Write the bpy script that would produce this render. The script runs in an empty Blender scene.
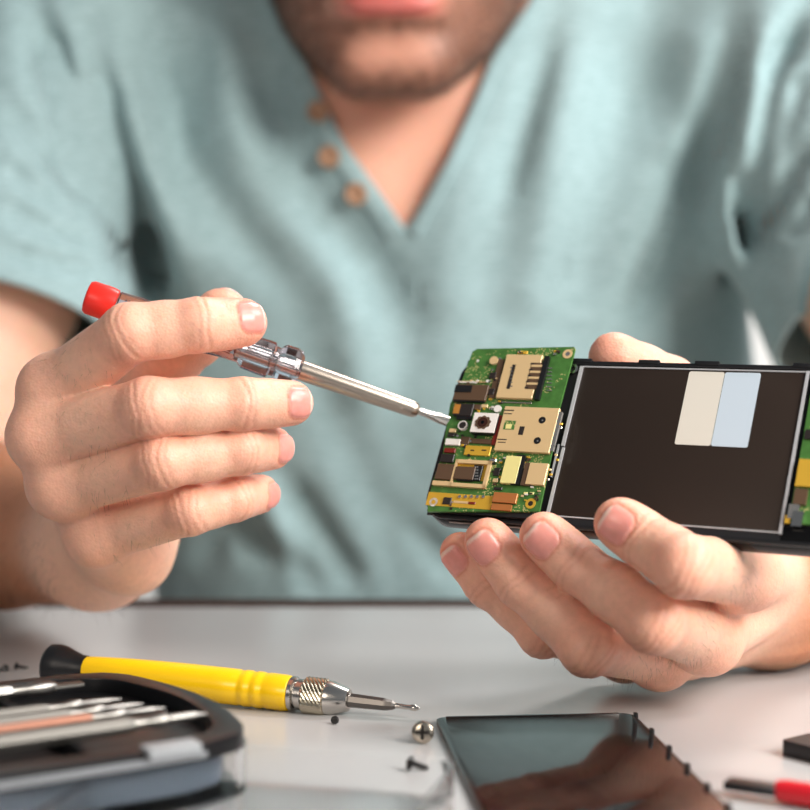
import bpy, bmesh, math, random
import numpy as np
from mathutils import Vector, Matrix, noise as mnoise
random.seed(7); rng = np.random.default_rng(7)
C = bpy.context.scene.collection
SC = bpy.context.scene

# ------------------------------------------------------------ camera
CAM_H, PITCH, FPX = 0.1145, math.atan(55/1550.0), 1550.0
cp, sp = math.cos(PITCH), math.sin(PITCH)
def P(px, py, Z):
    """point seen at that spot of the photograph, Z metres in front of the lens"""
    x = (px-405)/FPX*Z; d = (py-405)/FPX*Z
    return Vector((x, Z*cp - d*sp, CAM_H - Z*sp - d*cp))
def T(px, py, h=0.0):
    """the point of the table top (or height h above it) seen there"""
    a = P(px, py, 1.0) - Vector((0, 0, CAM_H))
    t = (h-CAM_H)/a.z
    return Vector((a.x*t, a.y*t, h))
cam_d = bpy.data.cameras.new('camera'); cam = bpy.data.objects.new('camera', cam_d); C.objects.link(cam)
cam.location = (0, 0, CAM_H); cam.rotation_euler = (math.pi/2-PITCH, 0, 0)
cam_d.sensor_width = 36; cam_d.lens = 36*FPX/810
cam_d.clip_start = .02
cam_d.dof.use_dof = True; cam_d.dof.focus_distance = 0.487; cam_d.dof.aperture_fstop = 6.6
SC.camera = cam
SC.view_settings.view_transform = 'Standard'; SC.view_settings.look = 'None'
SC.view_settings.gamma = 1; SC.view_settings.use_curve_mapping = False

# ------------------------------------------------------------ materials
def lin(c):
    return tuple(((v/255)/12.92 if v/255 <= .04045 else ((v/255+.055)/1.055)**2.4) for v in c)
def mat(name, rgb, rough=.5, metal=0, bump=None, spec=.5, trans=0, ior=1.45, coat=0, coat_rough=.05, var=None, alpha=1, aniso=None):
    m = bpy.data.materials.new(name); m.use_nodes = True
    nt = m.node_tree; b = nt.nodes['Principled BSDF']
    c = lin(rgb)
    b.inputs['Base Color'].default_value = (*c, 1)
    b.inputs['Roughness'].default_value = rough; b.inputs['Metallic'].default_value = metal
    b.inputs['Specular IOR Level'].default_value = spec
    b.inputs['Transmission Weight'].default_value = trans; b.inputs['IOR'].default_value = ior
    b.inputs['Coat Weight'].default_value = coat; b.inputs['Coat Roughness'].default_value = coat_rough
    tc = nt.nodes.new('ShaderNodeTexCoord')
    if var:      # (scale, amount)
        n = nt.nodes.new('ShaderNodeTexNoise'); n.inputs['Scale'].default_value = var[0]; n.inputs['Detail'].default_value = 4
        nt.links.new(tc.outputs['Object'], n.inputs['Vector'])
        mx = nt.nodes.new('ShaderNodeMix'); mx.data_type = 'RGBA'
        mx.inputs[6].default_value = (*[v*(1-var[1]) for v in c], 1); mx.inputs[7].default_value = (*[min(1, v*(1+var[1])) for v in c], 1)
        nt.links.new(n.outputs['Fac'], mx.inputs[0]); nt.links.new(mx.outputs[2], b.inputs['Base Color'])
    if bump:     # (scale, strength, distance)
        n = nt.nodes.new('ShaderNodeTexNoise'); n.inputs['Scale'].default_value = bump[0]; n.inputs['Detail'].default_value = 3
        nt.links.new(tc.outputs['Object'], n.inputs['Vector'])
        bp = nt.nodes.new('ShaderNodeBump'); bp.inputs['Strength'].default_value = bump[1]; bp.inputs['Distance'].default_value = bump[2]
        nt.links.new(n.outputs['Fac'], bp.inputs['Height']); nt.links.new(bp.outputs['Normal'], b.inputs['Normal'])
    return m

# ------------------------------------------------------------ object helpers
def link(name, me, m=None, parent=None, smooth=False):
    o = bpy.data.objects.new(name, me); C.objects.link(o)
    if m: me.materials.append(m)
    if parent: o.parent = parent
    if smooth: me.polygons.foreach_set('use_smooth', [True]*len(me.polygons))
    return o
def obj(name, bm, m=None, parent=None, smooth=False, bevel=0):
    if bevel:
        es = [e for e in bm.edges if len(e.link_faces) == 2 and e.calc_face_angle(0) > .6]
        bmesh.ops.bevel(bm, geom=es, offset=bevel, segments=2, affect='EDGES', profile=.5)
    me = bpy.data.meshes.new(name); bm.normal_update(); bm.to_mesh(me); bm.free()
    o = link(name, me, m, parent, smooth)
    if smooth == 'auto':
        bm2 = bmesh.new(); bm2.from_mesh(me)
        for e in bm2.edges:
            if len(e.link_faces) == 2 and e.calc_face_angle(0) > .6: e.smooth = False
        bm2.to_mesh(me); bm2.free()
    return o
def empty(name, loc=(0, 0, 0), mtx=None):
    o = bpy.data.objects.new(name, None); C.objects.link(o); o.empty_display_size = .02
    if mtx is not None: o.matrix_world = mtx
    else: o.location = loc
    return o
def tag(o, label, cat, group=None, kind=None):
    o['label'] = label; o['category'] = cat
    if group: o['group'] = group
    if kind: o['kind'] = kind
    return o
def structure(o):
    o['kind'] = 'structure'; return o
def box(bm, x0, x1, y0, y1, z0, z1):
    vs = [bm.verts.new((x, y, z)) for z in (z0, z1) for y in (y0, y1) for x in (x0, x1)]
    for f in ((0, 2, 3, 1), (4, 5, 7, 6), (0, 1, 5, 4), (2, 6, 7, 3), (0, 4, 6, 2), (1, 3, 7, 5)):
        bm.faces.new([vs[i] for i in f])
    return bm
def lathe(bm, prof, n=32, mtx=None, cap=True):
    """revolve (x along axis, radius) profile about local X"""
    rings = []
    for x, r in prof:
        rings.append([bm.verts.new((x, r*math.cos(2*math.pi*i/n), r*math.sin(2*math.pi*i/n))) for i in range(n)])
    for a, b in zip(rings, rings[1:]):
        for i in range(n):
            bm.faces.new((a[i], b[i], b[(i+1) % n], a[(i+1) % n]))
    if cap:
        bm.faces.new(rings[0]); bm.faces.new(rings[-1][::-1])
    if mtx is not None:
        bmesh.ops.transform(bm, matrix=mtx, verts=[v for r in rings for v in r])
    return bm
def prism(bm, pts, z0, z1):
    a = [bm.verts.new((x, y, z0)) for x, y in pts]; b = [bm.verts.new((x, y, z1)) for x, y in pts]
    n = len(pts)
    bm.faces.new(a[::-1]); bm.faces.new(b)
    for i in range(n): bm.faces.new((a[i], a[(i+1) % n], b[(i+1) % n], b[i]))
    return bm
def rrect(x0, x1, y0, y1, r, n=5):
    out = []
    for cx, cy, a0 in ((x1-r, y1-r, 0), (x0+r, y1-r, 90), (x0+r, y0+r, 180), (x1-r, y0+r, 270)):
        for k in range(n+1):
            a = math.radians(a0+90*k/n); out.append((cx+r*math.cos(a), cy+r*math.sin(a)))
    return out
def tube(bm, pts, r, n=10, caps=True):
    """tube through points, r number or list"""
    pts = [Vector(p) for p in pts]; rs = r if isinstance(r, (list, tuple)) else [r]*len(pts)
    rings = []; up = None
    for i, p in enumerate(pts):
        d = (pts[min(i+1, len(pts)-1)]-pts[max(i-1, 0)]).normalized()
        if up is None: up = d.orthogonal().normalized()
        up = (up-d*up.dot(d)).normalized(); s = d.cross(up)
        rings.append([bm.verts.new(p+(up*math.cos(2*math.pi*k/n)+s*math.sin(2*math.pi*k/n))*rs[i]) for k in range(n)])
    for a, b in zip(rings, rings[1:]):
        for k in range(n): bm.faces.new((a[k], a[(k+1) % n], b[(k+1) % n], b[k]))
    if caps: bm.faces.new(rings[0][::-1]); bm.faces.new(rings[-1])
    return bm
def axis_matrix(a, b, up=Vector((0, 0, 1))):
    """matrix with local X from a to b, origin a"""
    x = (Vector(b)-Vector(a)).normalized(); y = up.cross(x).normalized(); z = x.cross(y)
    m = Matrix((x, y, z)).transposed().to_4x4(); m.translation = a
    return m
# ------------------------------------------------------------ implicit surfaces (millimetres) meshed with surface nets
def V3(v): return np.array([v[0], v[1], v[2]], dtype=np.float32)
def mmv(v): return np.array([v[0]*1000, v[1]*1000, v[2]*1000], dtype=np.float32)
def nrm(v): return v/np.linalg.norm(v)
def cone(p, a, b, r1, r2):
    ba = b-a; l2 = float(ba@ba); pa = p-a
    t = np.clip(pa@ba/l2, 0, 1)
    q = pa-t[:, None]*ba
    return np.sqrt((q*q).sum(1))-(r1+(r2-r1)*t)
def ocone(p, a, b, r1, r2, axis, k):
    """capsule whose section is scaled by k along the given axis (k<1 flatter)"""
    ba = b-a; l2 = float(ba@ba); pa = p-a
    t = np.clip(pa@ba/l2, 0, 1)
    q = pa-t[:, None]*ba
    w = q@axis
    q = q+(w*(1/k-1))[:, None]*axis
    return (np.sqrt((q*q).sum(1))-(r1+(r2-r1)*t))*(.5+.5*k)
def ell(p, c, r, R=None):
    q = p-c
    if R is not None: q = q@R      # columns of R are the local axes
    r = np.asarray(r, dtype=np.float32)
    k0 = np.sqrt(((q/r)**2).sum(1)); k1 = np.sqrt(((q/(r*r))**2).sum(1))+1e-9
    return k0*(k0-1)/k1
def smin(a, b, k):
    h = np.maximum(k-np.abs(a-b), 0)/k
    return np.minimum(a, b)-h*h*k*.25
def smax(a, b, k): return -smin(-a, -b, k)
def sst(e0, e1, x):
    t = np.clip((x-e0)/(e1-e0), 0, 1); return t*t*(3-2*t)
def surface_nets(f, lo, hi, h, region=None, B=8, pad=1.25):
    lo = np.array(lo, np.float32); hi = np.array(hi, np.float32)
    nb = np.maximum(1, np.ceil((hi-lo)/(h*B)).astype(int)); n = nb*B
    bi = np.stack(np.meshgrid(*[np.arange(k) for k in nb], indexing='ij'), -1).reshape(-1, 3)
    cen = lo+(bi*B+(B-1)/2)*h
    dc = np.concatenate([f(c) for c in np.array_split(cen.astype(np.float32), max(1, len(cen)//200000))])
    D = np.repeat(np.repeat(np.repeat(np.where(dc < 0, -99., 99.).astype(np.float32).reshape(nb), B, 0), B, 1), B, 2)
    act = bi[np.abs(dc) < h*B*.866*pad+h*1.5]
    off = np.stack(np.meshgrid(*[np.arange(B)]*3, indexing='ij'), -1).reshape(-1, 3)
    for ch in np.array_split(act, max(1, len(act)*512//400000)):
        if not len(ch): continue
        ij = (ch[:, None, :]*B+off[None]).reshape(-1, 3)
        D[ij[:, 0], ij[:, 1], ij[:, 2]] = f((lo+ij*h).astype(np.float32))
    S = D < 0
    c = np.zeros(np.array(S.shape)-1, np.int8)
    for dx in (0, 1):
        for dy in (0, 1):
            for dz in (0, 1):
                c += S[dx:S.shape[0]-1+dx, dy:S.shape[1]-1+dy, dz:S.shape[2]-1+dz]
    cells = np.argwhere((c > 0) & (c < 8))
    idx = -np.ones(c.shape, np.int32); idx[cells[:, 0], cells[:, 1], cells[:, 2]] = np.arange(len(cells))
    cor = {}
    for k in range(8):
        o = ((k >> 2) & 1, (k >> 1) & 1, k & 1)
        cor[o] = np.clip(D[cells[:, 0]+o[0], cells[:, 1]+o[1], cells[:, 2]+o[2]], -3*h, 3*h)
    acc = np.zeros((len(cells), 3), np.float32); cnt = np.zeros(len(cells), np.float32)
    for ax in range(3):
        for a in (0, 1):
            for b in (0, 1):
                o0 = [a, b]; o0.insert(ax, 0); o1 = [a, b]; o1.insert(ax, 1)
                d0 = cor[tuple(o0)]; d1 = cor[tuple(o1)]
                m = (d0 < 0) != (d1 < 0)
                t = np.where(m, d0/(np.where(m, d0-d1, 1)), 0)
                p = np.tile(np.array(o0, np.float32), (len(cells), 1)); p[:, ax] = t
                acc += p*m[:, None]; cnt += m
    V = lo+(cells+acc/cnt[:, None])*h
    Q = []
    for ax in range(3):
        o = [0, 0, 0]; o[ax] = 1
        A = S[:S.shape[0]-o[0], :S.shape[1]-o[1], :S.shape[2]-o[2]]; Bq = S[o[0]:, o[1]:, o[2]:]
        e = np.argwhere(A != Bq)
        u, v = [(1, 2), (2, 0), (0, 1)][ax]
        e = e[(e[:, u] > 0) & (e[:, v] > 0) & (e[:, u] < c.shape[u]) & (e[:, v] < c.shape[v]) & (e[:, ax] < c.shape[ax])]
        s = A[e[:, 0], e[:, 1], e[:, 2]]
        def g(du, dv):
            q = e.copy(); q[:, u] -= du; q[:, v] -= dv
            return idx[q[:, 0], q[:, 1], q[:, 2]]
        q = np.stack([g(1, 1), g(0, 1), g(0, 0), g(1, 0)], 1)
        q[~s] = q[~s][:, ::-1]
        Q.append(q)
    Q = np.concatenate(Q); Q = Q[(Q >= 0).all(1)]
    if region is not None:
        keep = region(V[Q].mean(1)); Q = Q[keep]
    used = np.unique(Q); re = -np.ones(len(V), np.int64); re[used] = np.arange(len(used))
    return V[used].astype(np.float32), re[Q]
def np_mesh(name, V, Q, cols=None, extra=None):
    """V in mm (world) -> mesh in metres; cols = float RGB per vertex; extra = dict of scalar attributes"""
    me = bpy.data.meshes.new(name)
    me.vertices.add(len(V)); me.vertices.foreach_set('co', (V/1000).astype(np.float32).ravel())
    me.loops.add(Q.size); me.loops.foreach_set('vertex_index', Q.astype(np.int32).ravel())
    me.polygons.add(len(Q)); me.polygons.foreach_set('loop_start', np.arange(0, Q.size, 4, dtype=np.int32))
    me.polygons.foreach_set('use_smooth', np.ones(len(Q), dtype=bool))
    if cols is not None:
        a = me.attributes.new('tint', 'FLOAT_COLOR', 'POINT')
        a.data.foreach_set('color', np.concatenate([cols, np.ones((len(V), 1))], 1).astype(np.float32).ravel())
    for k, v in (extra or {}).items():
        a = me.attributes.new(k, 'FLOAT', 'POINT'); a.data.foreach_set('value', v.astype(np.float32))
    me.update(calc_edges=True); me.validate()
    return me
def fbm(p, scale, seed=0, octv=3):
    """cheap smooth pseudo noise: sums of rotated sines"""
    r = np.random.default_rng(seed); out = np.zeros(len(p), np.float32); amp = 1.
    for o in range(octv):
        for k in range(4):
            d = r.normal(size=3); d /= np.linalg.norm(d); ph = r.uniform(0, 6.28)
            out += amp*np.sin((p@d.astype(np.float32))*(scale*(2**o)*r.uniform(.7, 1.3))+ph)*.25
        amp *= .5
    return out
# ------------------------------------------------------------ the man: joints
def J(px, py, Z): return mmv(P(px, py, Z))
HA = dict(   # hand holding the screwdriver
 digits=[
  dict(j=[J(56,390,.497),J(130,333,.475),J(199,325,.478),J(244,322,.485)], r=[10.5,9.0,8.2,7.3], ref=(-.05,-1,.25)),
  dict(j=[J(46,436,.495),J(149,407,.474),J(243,404,.485),J(292,403,.493)], r=[10.8,9.0,8.0,6.9], ref=(0,-1,.05)),
  dict(j=[J(64,484,.500),J(162,462,.480),J(240,450,.491),J(274,448,.503)], r=[10.3,8.4,7.6,6.6], ref=(0,-1,0)),
  dict(j=[J(98,534,.510),J(190,510,.492),J(234,499,.501),J(262,494,.513)], r=[9.6,7.8,7.0,6.0], ref=(0,-1,-.1)),
 ],
 thumb=dict(j=[J(125,425,.547),J(172,358,.531),J(222,314,.5135)], r=[12.5,10.2,8.8], ref=(-.3,1,.1)),
 base=[J(118,478,.553),J(108,498,.560),J(104,520,.563),J(108,545,.557)], cmc=J(128,515,.560),
 wrist=J(98,545,.573), flesh=[(J(122,470,.540),J(118,520,.553),15,16),(J(95,505,.530),J(130,553,.545),11,15)],
 thenar=(J(132,468,.548),J(132,520,.556),14,16),
 arm=[mmv((-.168,.650,.040)), mmv((-.235,.765,.044)), mmv((-.185,.880,.300))], ar=[22,32,38,47,58], pdir=nrm(V3((1,.3,0))))
HB = dict(   # hand holding the phone
 digits=[
  dict(j=[J(742,572,.480),J(684,566,.439),J(646,541,.453),J(619,523,.456)], r=[10.8,9.0,8.0,7.4], ref=(-.15,-1,-.1)),
  dict(j=[J(704,636,.489),J(653,621,.451),J(577,566,.470),J(543,536,.472)], r=[10.6,9.2,8.0,7.2], ref=(-.1,-1,-.25)),
  dict(j=[J(658,653,.506),J(588,646,.468),J(521,582,.482),J(487,541,.483)], r=[10.2,8.8,7.8,7.1], ref=(-.25,-1,-.4)),
  dict(j=[J(624,648,.524),J(543,631,.488),J(488,584,.4935),J(460,553,.495)], r=[9.4,7.8,7.0,6.5], ref=(-.45,-1,-.6)),
 ],
 thumb=dict(j=[J(728,455,.536),J(668,386,.522),J(613,357,.512)], r=[12,10,8.2], ref=(-.1,1,.25)),
 base=[J(777,572,.547),J(780,590,.553),J(772,604,.556),J(758,618,.556)], cmc=J(770,545,.552),
 wrist=J(778,598,.556), flesh=[(J(735,560,.520),J(765,580,.545),14,17),(J(680,640,.525),J(745,615,.548),12,15)],
 thenar=(J(735,480,.535),J(765,560,.550),13,17),
 arm=[mmv(P(835,580,.585)), mmv((.275,.715,.044)), mmv((.205,.880,.300))], ar=[22,28,36,50,58], pdir=nrm(V3((0,.5,.8))))
def prep(d, is_thumb=False):
    j = d['j']; segs = list(zip(j[:-1], j[1:]))
    ref = nrm(V3(d['ref']))
    d['dors'] = []
    for a, b in segs:
        u = nrm(b-a); n = nrm(ref-u*(ref@u)); d['dors'].append(n)
    a, b = segs[-1]; u = nrm(b-a); n = d['dors'][-1]; v = np.cross(u, n)
    rt = d['r'][-1]
    d['nail'] = dict(u=u, n=n, v=v, c=b+u*(rt*d.get('off', .10)), hu=rt*.66, hv=rt*.70, r=rt)
for H in (HA, HB):
    for d in H['digits']:
        if H is HB: d['off'] = -.08
        prep(d)
    prep(H['thumb'], True)
def rbox(u, v, hu, hv, r):
    qx = np.abs(u)-hu+r; qy = np.abs(v)-hv+r
    return np.minimum(np.maximum(qx, qy), 0)+np.sqrt(np.maximum(qx, 0)**2+np.maximum(qy, 0)**2)-r
def nail_uv(d, p):
    n = d['nail']; q = p-n['c']
    return q@n['u'], q@n['v'], q@n['n']
WR = {1: (-3.6, -1.5, .4, 2.9), 2: (-1.0, .9)}
def digit_sdf(p, d):
    j, r = d['j'], d['r']; out = None
    ns = len(j)-1
    for i in range(ns):
        a, b = j[i], j[i+1]
        n = d['dors'][i]
        s = ocone(p, a, b, r[i], r[i+1], n, .93)
        out = s if out is None else smin(out, s, 2.5)
        # soft palmar pad in the middle of the segment
        m = a*(.5)+b*.5-n*1.8
        s = ell(p, m, (r[i]*.85, r[i]*.85, r[i]*.85)) if i else None
        if s is not None: out = smin(out, s, 4)
    # knuckle crowns on the back of the bent joints
    for i in range(1, ns):
        n = nrm(d['dors'][i-1]+d['dors'][i])
        out = smin(out, ell(p, j[i]+n*(r[i]*.38), (r[i]*.70,)*3), 4)
    # finger pulp under the nail
    nl = d['nail']
    out = smin(out, ell(p, j[-1]-nl['n']*r[-1]*.22-nl['u']*r[-1]*.2, (r[-1]*.92,)*3), 3)
    # wrinkles across the back of the joints
    for i in range(1, ns):
        u = nrm(nrm(j[i]-j[i-1])+nrm(j[i+1]-j[i])); n = nrm(d['dors'][i-1]+d['dors'][i]); v = np.cross(u, n)
        q = p-j[i]; x = q@u; y = q@v; w = q@n
        msk = sst(-.1, .55, w/r[i])*np.exp(-(x/(r[i]*1.1))**2)
        offs = WR[i] if ns == 3 else (-1.6, .4); amp = .40
        wob = .3*np.sin(y*.6+i*2+r[0])+.12*np.sin(y*2.1+w)
        for k, o in enumerate(offs):
            bow = (1 if o > 0 else -1)*.035*y*y*(.6 if ns == 3 and i == 1 else .3)
            out = out+amp*(.65+.35*math.sin(k*2.3+i*1.7+r[0]*5))*msk*np.exp(-((x-o-wob+bow*(-1))/.55)**2)
        # flexion crease on the palm side
        out = out+.5*sst(.1, .7, -w/r[i])*np.exp(-(x/.8)**2)
    # nail: sunk border, plate a touch proud at the free edge
    u, v, w = nail_uv(d, p); s = rbox(u, v, nl['hu'], nl['hv'], nl['hv']*.62)
    up = sst(.25*nl['r'], .5*nl['r'], w)
    out = out+up*(.42*np.exp(-((s-.25)/.38)**2))
    out = out-up*sst(.3, -.4, s)*(.10+.38*sst(nl['hu']*.2, nl['hu'], u))
    return out
def near(p, c, R, fn, slack=12):
    """evaluate fn only close to the ball c, R"""
    d0 = np.sqrt(((p-c)**2).sum(1))-R
    out = d0+slack
    m = d0 < slack
    if m.any(): out[m] = fn(p[m])
    return out
def bound(pts, pad):
    a = np.array(pts); c = (a.max(0)+a.min(0))/2
    return c.astype(np.float32), float(np.sqrt(((a-c)**2).sum(1)).max()+pad)
def hand_sdf(p, H):
    palm = None
    for d, b in zip(H['digits'], H['base']):
        s = cone(p, b, d['j'][0], 11.5, d['r'][0])
        palm = s if palm is None else smin(palm, s, 7)
    for a, b, r1, r2 in H['flesh']: palm = smin(palm, cone(p, a, b, r1, r2), 9)
    a, b, r1, r2 = H['thenar']; palm = smin(palm, cone(p, a, b, r1, r2), 10)
    palm = smin(palm, cone(p, H['base'][1], H['wrist'], 17, H['ar'][0]), 9)
    palm = smin(palm, cone(p, H['base'][3], H['wrist'], 13, 17), 9)
    palm = smin(palm, cone(p, H['cmc'], H['thumb']['j'][0], 12.5, H['thumb']['r'][0]), 10)
    # tendons / knuckles
    for d, b in zip(H['digits'], H['base']):
        n = d['dors'][0]
        palm = smin(palm, ell(p, d['j'][0]+n*2.2, (d['r'][0]*.93,)*3), 5)
    out = None; ds = []
    for d in H['digits']+[H['thumb']]:
        c, R = bound(d['j'], max(d['r'])+6)
        s = near(p, c, R, lambda q: digit_sdf(q, d))
        ds.append(smin(palm, s, 5.0))
    out = ds[0]
    for s in ds[1:]: out = smin(out, s, .7)
    return out
HEAD_C = V3((-4, 812, 369)); tl = math.radians(15); yw = math.radians(-3)
Rh = np.array([[1, 0, 0], [0, -math.cos(tl), -math.sin(tl)], [0, -math.sin(tl), math.cos(tl)]], np.float32).T
Ry = np.array([[math.cos(yw), -math.sin(yw), 0], [math.sin(yw), math.cos(yw), 0], [0, 0, 1]], np.float32)
Rh = (Ry@Rh).astype(np.float32)      # columns: right, forward, up
def head_local(p): return (p-HEAD_C)@Rh
def head_sdf(p):
    q = head_local(p); m = q.copy(); m[:, 0] = np.abs(m[:, 0])
    E3 = lambda c, r: ell(m, V3(c), r)
    m[:, 0] /= 1.07
    d = E3((0, -15, 25), (75, 93, 88))
    d = smin(d, E3((0, 22, -20), (64, 64, 84)), 20)
    d = smin(d, E3((0, 28, -72), (50, 48, 42)), 18)
    d = smin(d, cone(m, V3((50, 0, -58)), V3((16, 62, -99)), 16, 15), 14)
    d = smin(d, E3((0, 62, -98), (24, 17, 17)), 10)
    d = smin(d, E3((50, 45, -22), (20, 18, 16)), 16)          # cheek bones
    d = smin(d, E3((0, 74, -64), (27, 13, 20)), 10)           # muzzle
    d = smin(d, cone(m, V3((0, 82, 2)), V3((0, 101, -30)), 7, 9.5), 8)
    d = smin(d, E3((9, 93, -35), (7.5, 9, 7)), 4)
    d = smin(d, cone(m, V3((8, 78, 22)), V3((42, 66, 22)), 8, 7), 8)
    d = smax(d, -E3((30, 88, 5), (15, 14, 11)), 8)
    d = smin(d, E3((30, 70, 5), (13, 11.5, 11.5)), 1.5)        # eyes
    d = smin(d, E3((0, 84.5, -58.5), (24, 7, 4.6)), 2)
    d = smin(d, E3((0, 83.5, -69.5), (20, 8, 6.2)), 2)
    d = d+1.6*np.exp(-((q[:, 2]+63.6)/1.6)**2)*sst(27, 20, m[:, 0])*sst(60, 75, q[:, 1])
    d = d+2.2*np.exp(-((q[:, 2]+80)/5)**2)*np.exp(-(m[:, 0]/18)**2)*sst(60, 72, q[:, 1])
    ear = smax(E3((77, -6, -8), (9, 19, 31)), -E3((84, -4, -6), (7, 12, 22)), 3)
    d = smin(d, ear, 3)
    return d
def arm_sdf(p, H):
    w, (e0, e1, sh), r = H['wrist'], H['arm'], H['ar']
    d = cone(p, w, e0, r[0], r[1])
    d = smin(d, cone(p, e0, e1, r[1], r[2]), 12)
    d = smin(d, cone(p, e1, e1*.6+sh*.4, r[2], r[3]-4), 12)
    d = smin(d, cone(p, e1*.6+sh*.4, sh, r[3]-4, r[4]), 12)
    return d
def sleeve_clip(q, H):
    a = arm_sdf(q, H); c, n = CUFF[0 if H is HA else 1]
    m = ((q-c)@n > 6) & (np.abs(q[:, 0]-14) > 90) & (q[:, 1] > 700) & (a < 30)
    if m.any(): a[m] = smax(a[m], shirt_outer(q[m])+5, 3)
    return a
YV = V3((0, 1, 0))
def torso_sdf(p):
    d = ocone(p, V3((20, 925, -60)), V3((20, 915, 90)), 160, 168, YV, .60)
    d = smin(d, ocone(p, V3((20, 915, 90)), V3((16, 918, 255)), 170, 156, YV, .58), 30)
    d = smin(d, cone(p, V3((-150, 900, 290)), V3((178, 900, 290)), 60, 60), 40)
    d = smin(d, ell(p, V3((-70, 852, 195)), (75, 35, 55)), 30)
    d = smin(d, ell(p, V3((92, 852, 195)), (75, 35, 55)), 30)
    return d
def body_sdf(p):
    t = near(p, V3((14, 905, 110)), 330, lambda q: smax(torso_sdf(q), shirt_outer(q)+5.5, 4), 40)
    nk = cone(p, V3((8, 908, 215)), V3((-2, 868, 335)), 58, 55)
    t = smin(t, nk, 30)
    h = near(p, HEAD_C, 150, head_sdf, 30)
    t = smin(t, h, 12)
    for H in (HA, HB):
        c, R = bound([H['wrist']]+H['arm'], 70)
        a = near(p, c, R, lambda q: sleeve_clip(q, H), 40)
        t = smin(t, a, 18)
        c, R = bound([x for d in H['digits'] for x in d['j']]+H['thumb']['j']+[H['wrist']], 30)
        hd = near(p, c, R, lambda q: hand_sdf(q, H), 25)
        t = smin(t, hd, 9)
    return t
def srgb(c): return np.array(lin(c), np.float32)
SK = srgb((236, 186, 160)); SK_RED = srgb((228, 136, 112)); SK_TAN = srgb((190, 122, 84)); NAIL = srgb((226, 150, 142)); NAIL_W = srgb((238, 214, 200))
BEARD = srgb((84, 52, 36)); LIP = srgb((206, 112, 104))
def mixc(c, t, k): return c*(1-k[:, None])+t[None]*k[:, None]
def skin_paint(V):
    n = len(V); c = np.tile(SK, (n, 1)); c *= (1+.02*fbm(V, .25, 3))[:, None]
    red = np.zeros(n, np.float32); rough = np.full(n, .48, np.float32)
    for H in (HA, HB):
        for d in H['digits']+[H['thumb']]:
            j, r = d['j'], d['r']; m = len(j)
            for i in range(m):
                q = V-j[i]; D = np.sqrt((q*q).sum(1))
                amp = .62 if i == m-1 else (.5 if i == 0 else .36)
                red = np.maximum(red, amp*np.exp(-(D/(r[i]*(1.5 if i else 1.25)))**2.5))
        D = np.sqrt(((V-H['wrist'])**2).sum(1))
    c = mixc(c, SK_RED, np.clip(red*(1+.15*fbm(V, .3, 9)), 0, 1))
    for H in (HA, HB):
        for d in H['digits']:
            j, r = d['j'], d['r']
            for i in (1, 2):
                u = nrm(nrm(j[i]-j[i-1])+nrm(j[i+1]-j[i])); n2 = nrm(d['dors'][i-1]+d['dors'][i]); q = V-j[i]
                x = q@u; w2 = q@n2; y = q@np.cross(u, n2)
                k = np.zeros(n, np.float32)
                for o in WR[i]:
                    wob = .3*np.sin(y*.6+i*2+r[0])+.12*np.sin(y*2.1+w2)
                    k += np.exp(-((x-o-wob+(-(1 if o > 0 else -1)*.035*y*y*(.6 if i == 1 else .3)))/.5)**2)
                k *= sst(.1, .6, w2/r[i])*(np.sqrt((q*q).sum(1)) < r[i]*1.5)
                c = mixc(c, SK_RED*.62, np.clip(k*.24, 0, .5))
    # forearms are tanned a little darker than the hands
    for H in (HA, HB):
        w, e0, e1 = H['wrist'], H['arm'][0], H['arm'][1]
        dm = sst(*((-8, 34) if H is HA else (-34, -6)), (V-w)@nrm(e0-w))*sst(165, 95, np.sqrt(((V-(e0+w)/2)**2).sum(1)))*(np.abs(V[:, 0]-14) > 60)
        c = mixc(c, SK_TAN, np.clip(dm*.9, 0, 1))
    for H in (HA, HB):
        for d in H['digits']+[H['thumb']]:
            u, v, w = nail_uv(d, V); nl = d['nail']; s = rbox(u, v, nl['hu'], nl['hv'], nl['hv']*.62)
            near_ = (np.sqrt(((V-nl['c'])**2).sum(1)) < nl['r']*2)
            up = sst(.25*nl['r'], .5*nl['r'], w)*near_
            k = up*sst(.25, -.25, s)
            c = mixc(c, NAIL, k*.8)
            c = mixc(c, NAIL_W, k*sst(nl['hu']-1.5, nl['hu']-.8, u)*.85)
            c = mixc(c, SK_RED*.8, up*np.exp(-((s-.35)/.4)**2)*.65)
            rough = rough*(1-k)+.26*k
    # face
    q = head_local(V); ax = np.abs(q[:, 0])
    hd = (np.sqrt(((V-HEAD_C)**2).sum(1)) < 150)
    ih = np.where(hd)[0]; hd[ih] = head_sdf(V[ih]) < 1.2
    line = np.where(ax < 26, -47, -47+(ax-26)*1.0)
    b = sst(3, -6, q[:, 2]-line)*hd*sst(-35, -5, q[:, 1]+.0*ax)
    nb = fbm(V, 1.2, 21)*.5+.5
    lipz = np.exp(-(ax/25)**6)*sst(-78, -73, q[:, 2])*sst(-53, -57, q[:, 2])*sst(66, 74, q[:, 1])*hd
    bald = np.exp(-(ax/22)**4)*np.exp(-((q[:, 2]+92)/11)**2)*.6+.25*np.exp(-((ax-32)/14)**2)*np.exp(-((q[:, 2]+68)/16)**2)
    c = mixc(c, SK_RED, np.clip(hd*.35*sst(-20, 30, q[:, 1]), 0, 1))
    c = mixc(c, BEARD, np.clip(b*(.52+.45*nb)*(1-1.25*bald)*(1-lipz), 0, .9))
    c = mixc(c, LIP, np.clip(lipz, 0, 1))
    eye = ((ell(np.stack([ax, q[:, 1], q[:, 2]], 1), V3((30, 70, 5)), (13.3, 12, 11.8)) < .4) & hd).astype(np.float32)
    c = mixc(c, srgb((235, 230, 225)), eye)
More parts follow.
